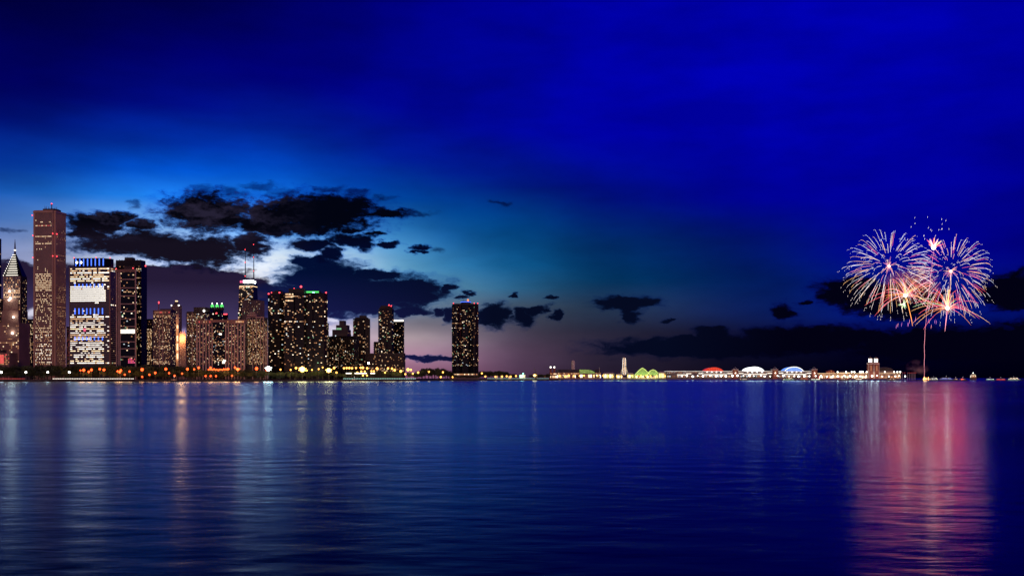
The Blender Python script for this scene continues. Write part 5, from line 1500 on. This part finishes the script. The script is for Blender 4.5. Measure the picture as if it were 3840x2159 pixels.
for px, L, dk, pal, st, lab in (
    (2790, 26, 1, ('win_bright', 'win_cool'), None, 'small tour boat with pale windows before the white arched hall'),
    (2960, 40, 2, ('win_bright', 'win_amber', 'win_green'), 'strip_teal', 'two-deck tour boat with teal strip before the blue arched hall'),
    (3018, 30, 2, ('win_amber', 'win_red'), None, 'two-deck tour boat with amber and red windows'),
    (3062, 34, 1, ('win_cool', 'win_white'), 'strip_teal', 'low tour boat with cool windows before the brick stair tower'),
    (3165, 38, 2, ('win_red', 'win_amber', 'win_bright'), None, 'two-deck excursion boat with red windows before the shop arcade'),
    (3222, 24, 1, ('win_white', 'win_bright'), None, 'small white-lit boat left of the twin brick towers'),
    (3345, 30, 1, ('win_bright', 'win_dim'), None, 'small boat moored before the domed ballroom')):
    boat(px, PY - 38, L, lab, 'tour_boat', None, dk, pal, st)
boat(3504, 2600, 30, 'white-lit excursion yacht right of the fireworks barge', 'yacht', None, 2, ('win_white', 'win_cool'))
glow('win_blue', (.2, .3, 1), .9, .3)
boat(3552, 2700, 50, 'long boat with blue lit windows watching the fireworks', 'tour_boat', None, 2, ('win_blue', 'win_blue', 'win_cool'))
boat(3585, 2650, 16, 'small dark boat with one lit row right of the blue boat', 'motor_boat', None, 1, ('win_amber', 'win_bright'))
boat(3612, 2500, 22, 'dark launch with amber lights left of the lit water crib', 'motor_boat', None, 1, ('win_amber', 'flood_orange'))
boat(3715, 2900, 30, 'distant boat with pale lights right of the lit water crib', 'motor_boat', None, 1, ('win_white', 'win_cool'), 'strip_teal')
boat(3755, 2900, 34, 'distant boat with red and green strip lights', 'tour_boat', None, 1, ('win_red', 'win_amber'), 'beacon_red')
boat(3805, 2950, 46, 'farthest right two-deck boat with long lit windows', 'tour_boat', None, 2, ('win_white', 'win_red', 'win_bright'), 'strip_teal')
# water crib
s = Site('water_crib', 'round water intake crib with three lit decks out on the lake', 'water crib', 3654, 3100)
for k, (pt, pb, hw) in enumerate(((1416.5, 1424, 12), (1411, 1415.5, 10), (1406.5, 1410.5, 9), (1403, 1406, 6))):
    ring = [(s.X(3654) + cos(2*pi*i/16) * hw * .75, 8 + sin(2*pi*i/16) * hw * .75) for i in range(16)]
    prism('base' if k == 0 else 'deck_house', ring, s.Z(pb), s.Z(pt), 'grey_concrete', s.root)
    if k:
        for i in range(16):
            a = 2 * pi * (i + .5) / 16; q = (cos(a) * hw * .75, 8 + sin(a) * hw * .75)
            link('window', cube(R.choice(['win_bright', 'win_white', 'win_amber'])), s.root, (q[0], q[1], (s.Z(pb) + s.Z(pt)) / 2), a, (.5, hw * .2, (s.Z(pt) - s.Z(pb)) * .6))
tube('mast', [(0, 8, s.Z(1403)), (0, 8, s.Z(1398))], .3, 'white_paint', s.root, 4); ball('mast_lamp', (0, 8, s.Z(1398)), 1, 'bulb_white', s.root)

# ---------------------------------------------------------------- fireworks over the barge
FY = 2600.0
BY = 2560.0
s = Site('fireworks_barge', 'flat dark fireworks barge with small launch flames', 'barge', 3466, BY)
v = [(-26, -6, 1.6), (26, -6, 1.6), (26, 6, 1.6), (-26, 6, 1.6), (-24, -5, -.6), (24, -5, -.6), (24, 5, -.6), (-24, 5, -.6)]
link('hull', mesh('hull', v, [(0, 1, 2, 3), (7, 6, 5, 4), (0, 4, 5, 1), (1, 5, 6, 2), (2, 6, 7, 3), (3, 7, 4, 0)], 'hull_dark'), s.root)
for i in range(12): tube('mortar_tube', [(-20 + i * 3.4, 0, 1.6), (-20 + i * 3.4 + .3, 0, 3.4)], .5, 'lamp_metal', s.root, 6)
glow('flame', (1.0, .42, .12), 6.0)
for px, h in ((3466, 8), (3472, 6), (3481, 7), (3463, 4)):
    x = s.X(px); link('flame', mesh('flame', *[q for q in tube_geo([(x, 0, 1.8), (x + .3, 0, 1.8 + h * .3), (x + .1, .2, 1.8 + h * .7), (x + .5, 0, 1.8 + h)], [.7, 1.1, .6, .08], 6)], 'flame'), s.root)
point_light('flame_glow', (0, -6, 8), (1, .45, .15), 6000, s.root, 4)

SPK = [('spark_white', (1, .88, .82), 2.0), ('spark_blue', (.74, .80, 1), 1.9), ('spark_pink', (1, .34, .42), 2.2), ('spark_red', (1, .13, .16), 2.0), ('spark_gold', (1, .55, .22), 2.0), ('spark_green', (.7, 1, .55), 1.9), ('spark_core', (1, .9, .75), 9.0), ('spark_orange', (1, .34, .08), 1.9), ('spark_violet', (.85, .25, .75), 1.6)]
for k, c, st in SPK: glow(k, c, st)
def streak(root, path, r, mat, name='spark_trail', sides=4):
    n = len(path)
    rad = [r * (.45 + .55 * sin(pi * min(1, .15 + .8 * i / (n - 1)))) for i in range(n)]
    rad[-1] = r * .3
    v, f = tube_geo(path, rad, sides)
    return link(name, mesh(name, v, f, mat), root)
def peony(px, py, Rp, n, label, seed, pal):
    rr = random.Random(seed)
    o = thing('firework', label, 'firework', (PX(px, FY), FY, PZ(py, FY)))
    Rm = Rp / F * FY
    for i in range(n):
        zc = 1 - 2 * (i + .5) / n; ph = i * 2.39996 + rr.uniform(-.15, .15); sr = sqrt(1 - zc * zc)
        d = Vector((sr * cos(ph), sr * sin(ph), zc + rr.uniform(-.05, .05))).normalized()
        Rk = Rm * rr.uniform(.86, 1.06); t0 = rr.uniform(.26, .5)
        def pos(t): return d * (Rk * (1 - max(0.0, 1 - t) ** 1.7 + max(0.0, t - 1) * .5)) + Vector((0, 0, -Rm * .16 * t * t))
        path = [tuple(pos(t0 + (1 - t0) * k / 7)) for k in range(8)]
        c1 = rr.choice(pal)
        # inner coloured half, outer white half
        streak(o, path[:5], .24, c1)
        streak(o, path[4:], .22, rr.choice(['spark_white', 'spark_white', 'spark_blue', 'spark_gold']), 'spark_tip')
        if rr.random() < .7:
            for q in range(rr.choice((1, 2))):
                p = Vector(pos(1.0 + .07 * (q + 1))) + Vector((0, 0, -1.5))
                streak(o, [tuple(p), tuple(p + d * 1.2 + Vector((0, 0, -.8))), tuple(p + d * 2.2 + Vector((0, 0, -1.8)))], .22, 'spark_white', 'ember', 3)
    for i in range(26):
        d = Vector((rr.gauss(0, 1), rr.gauss(0, 1), rr.gauss(0, 1))).normalized(); L = Rm * rr.uniform(.1, .26)
        streak(o, [tuple(d * 1), tuple(d * L * .6), tuple(d * L + Vector((0, 0, -1)))], .28, rr.choice(['spark_gold', 'spark_pink']), 'inner_spark', 3)
    for i in range(40):
        d = Vector((rr.gauss(0, 1), rr.gauss(0, 1), rr.gauss(0, 1))).normalized(); p = d * Rm * rr.uniform(.35, .75)
        q = Vector((rr.uniform(-4, 4), 0, rr.uniform(-1, 1)))
        streak(o, [tuple(p - q), tuple(p + Vector((0, 0, .8))), tuple(p + q)], .2, rr.choice(['spark_white', 'spark_blue']), 'ember', 3)
    ball('burst_core', (0, 0, 0), 2.6, 'spark_core', o)
    return o, Rm
pw = ['spark_white', 'spark_pink', 'spark_white', 'spark_gold', 'spark_white', 'spark_red', 'spark_blue', 'spark_gold']
o, Rm = peony(3334, 998, 165, 140, 'large round white and pink firework burst on the left of the pair', 301, pw)
point_light('burst_glow', (0, 0, 0), (1, .04, .008), 190000, o, 78)
o, Rm = peony(3566, 1017, 157, 140, 'large round white and red firework burst on the right of the pair', 302, pw + ['spark_red', 'spark_violet'])
point_light('burst_glow', (0, 0, 0), (1, .04, .008), 190000, o, 78)
def palm(px, py, Rp, arms, label, seed, pal, spread=1.0):
    rr = random.Random(seed)
    o = thing('firework', label, 'firework', (PX(px, FY), FY, PZ(py, FY)))
    Rm = Rp / F * FY
    for i in range(arms):
        a = pi * (-.12 + 1.24 * (i + rr.uniform(.1, .9)) / arms)
        y = rr.uniform(-.7, .7); L = Rm * rr.uniform(.75, 1.15)
        vx, vz = cos(a) * L * spread * .95, sin(a) * L * .95 + .16 * L
        path = []
        for k in range(13):
            t = k / 12; path.append((vx * t, y * L * t, vz * t - L * .55 * t * t))
        streak(o, path[:7], .4, rr.choice(pal), 'palm_arm', 5); streak(o, path[6:], .28, rr.choice(pal), 'palm_tip', 4)
    for i in range(22):
        d = Vector((rr.gauss(0, 1), rr.gauss(0, .5), rr.gauss(0, 1))).normalized(); L = Rm * rr.uniform(.12, .3)
        streak(o, [(0, 0, 0), tuple(d * L * .5), tuple(d * L)], .3, rr.choice(['spark_white', 'spark_gold']), 'inner_spark', 3)
    ball('burst_core', (0, 0, 0), 4.2, 'spark_core', o)
    return o
o = palm(3395, 1108, 118, 27, 'low palm-shaped firework with red and orange arms under the left burst', 311, ['spark_red', 'spark_red', 'spark_orange', 'spark_pink', 'spark_gold'])
point_light('burst_glow', (0, 0, 0), (1, .03, .004), 110000, o, 46)
ball('green_core', (PX(3389, FY) - PX(3395, FY), -2, PZ(1140, FY) - PZ(1108, FY)), 3.0, 'spark_green', o)
for i in range(14):
    rr = random.Random(i); c = Vector((PX(3389, FY) - PX(3395, FY), -2, PZ(1140, FY) - PZ(1108, FY))); d = Vector((rr.gauss(0, .6), 0, rr.gauss(-.5, 1))).normalized() * rr.uniform(6, 16)
    streak(o, [tuple(c), tuple(c + d * .5), tuple(c + d)], .5, 'spark_green', 'green_spark', 3)
streak(o, [(1, 0, 0), (8, 0, -28), (15, 0, -58), (17, 0, -72)], .8, 'spark_orange', 'falling_trail')
o = palm(3553, 1155, 128, 25, 'low palm-shaped firework with yellow-green and red arms under the right burst', 312, ['spark_gold', 'spark_red', 'spark_orange', 'spark_red', 'spark_green'], 1.1)
point_light('burst_glow', (0, 0, 0), (1, .04, .004), 110000, o, 46)
streak(o, [(4, 0, 44), (2, 0, 20), (0, 0, 0)], 1.4, 'spark_gold', 'shell_trail')
streak(o, [(0, 0, 0), (-3, 0, -26), (-6, 0, -55)], .8, 'spark_pink', 'shell_trail')
o = thing('firework', 'small dazzling burst at the head of the tall rising trail', 'firework', (PX(3501, FY), FY, PZ(927, FY)))
rr = random.Random(5)
for i in range(26):
    a = rr.uniform(.15, 2.9); L = rr.uniform(10, 25); d = Vector((cos(a) * .8, rr.uniform(-.5, .5), sin(a)))
    streak(o, [(0, 0, 0), tuple(d * L * .5), tuple(d * L)], .9, rr.choice(['spark_pink', 'spark_white', 'spark_red', 'spark_gold']), 'spark_trail', 4)
ball('burst_core', (0, 0, 0), 5.5, 'spark_core', o)
point_light('burst_glow', (0, 0, 0), (1, .2, .1), 90000, o, 20)
# rising shell trail from the barge
o = thing('rising_trail', 'tall thin glowing shell trail climbing from the barge', 'firework', (PX(3466, FY), FY, 3.0))
path = []
for k in range(25):
    t = k / 24; py = 1414 + (940 - 1414) * t; px = 3466 + 3 * t + 32 * max(0, (t - .3) / .7) ** 1.15
    path.append((PX(px, FY) - PX(3466, FY) + .5 * sin(k * 1.9), 0, PZ(py, FY) - 3.0))
streak(o, path[:13], .24, 'spark_pink', 'trail'); streak(o, path[12:], .24, 'spark_pink', 'trail')
# loose sparks drifting over the bursts
rr = random.Random(77)
for i in range(34):
    if i < 22: px, py = rr.uniform(3390, 3560), rr.uniform(812, 905)
    else: px, py = rr.uniform(3360, 3530), rr.uniform(1165, 1225)
    o = streak(None, [(0, 0, -1.5), (.4, 0, 0), (1.0, 0, 2.2)] if i < 22 else [(0, 0, -5), (.6, 0, 0), (1.2, 0, 4)], .3, 'spark_white' if i < 22 else rr.choice(['spark_violet', 'spark_pink']), 'drifting_spark', 3)
    o.location = (PX(px, FY), FY + rr.uniform(-20, 20), PZ(py, FY))
    if i < 22: tag(o, 'tiny white spark drifting above the two round bursts', 'spark', 'white sparks above the bursts')
    else: tag(o, 'tiny pink spark falling below the palm fireworks', 'spark', 'pink sparks below the palms')
# smoke drifting from the barge and hanging among the bursts
def smoke(name, label, px, py, rx, rz, dens, seed, Y, col=(.75, .72, .75)):
    mt = bpy.data.materials.new('smoke'); mt.use_nodes = True
    nt = mt.node_tree; N, L = nt.nodes, nt.links; N.clear()
    out = N.new('ShaderNodeOutputMaterial'); pv = N.new('ShaderNodeVolumePrincipled'); L.new(pv.outputs[0], out.inputs['Volume'])
    pv.inputs['Color'].default_value = (*col, 1)
    tc = N.new('ShaderNodeTexCoord'); nz = N.new('ShaderNodeTexNoise'); nz.inputs['Scale'].default_value = 1.6; nz.inputs['Detail'].default_value = 4
    mp = N.new('ShaderNodeMapping'); mp.inputs['Location'].default_value = (seed, 0, 0)
    L.new(tc.outputs['Object'], mp.inputs[0]); L.new(mp.outputs[0], nz.inputs['Vector'])
    ln = N.new('ShaderNodeVectorMath'); ln.operation = 'LENGTH'; L.new(tc.outputs['Object'], ln.inputs[0])
    fall = N.new('ShaderNodeMapRange'); fall.inputs[1].default_value = .95; fall.inputs[2].default_value = .2; L.new(ln.outputs[1], fall.inputs[0])
    th = N.new('ShaderNodeMapRange'); th.inputs[1].default_value = .46; th.inputs[2].default_value = .68; L.new(nz.outputs[0], th.inputs[0])
    m1 = N.new('ShaderNodeMath'); m1.operation = 'MULTIPLY'; L.new(fall.outputs[0], m1.inputs[0]); L.new(th.outputs[0], m1.inputs[1])
    m2 = N.new('ShaderNodeMath'); m2.operation = 'MULTIPLY'; L.new(m1.outputs[0], m2.inputs[0]); m2.inputs[1].default_value = dens
    L.new(m2.outputs[0], pv.inputs['Density'])
    MATS['smoke_%d' % seed] = mt
    me = ball_mesh('smoke_puff', 'smoke_%d' % seed, 1, 16, 10)
    o = link(name, me, None, (PX(px, Y), Y, PZ(py, Y)), 0, (rx, rx * .7, rz), 'stuff')
    o['label'] = label; o['category'] = 'smoke'
    return o
smoke('smoke', 'pale smoke drifting up from the fireworks barge', 3440, 1378, 30, 22, .05, 3, BY + 10)
smoke('smoke', 'reddish smoke hanging among the firework bursts', 3420, 1070, 80, 50, .06, 8, FY + 60)
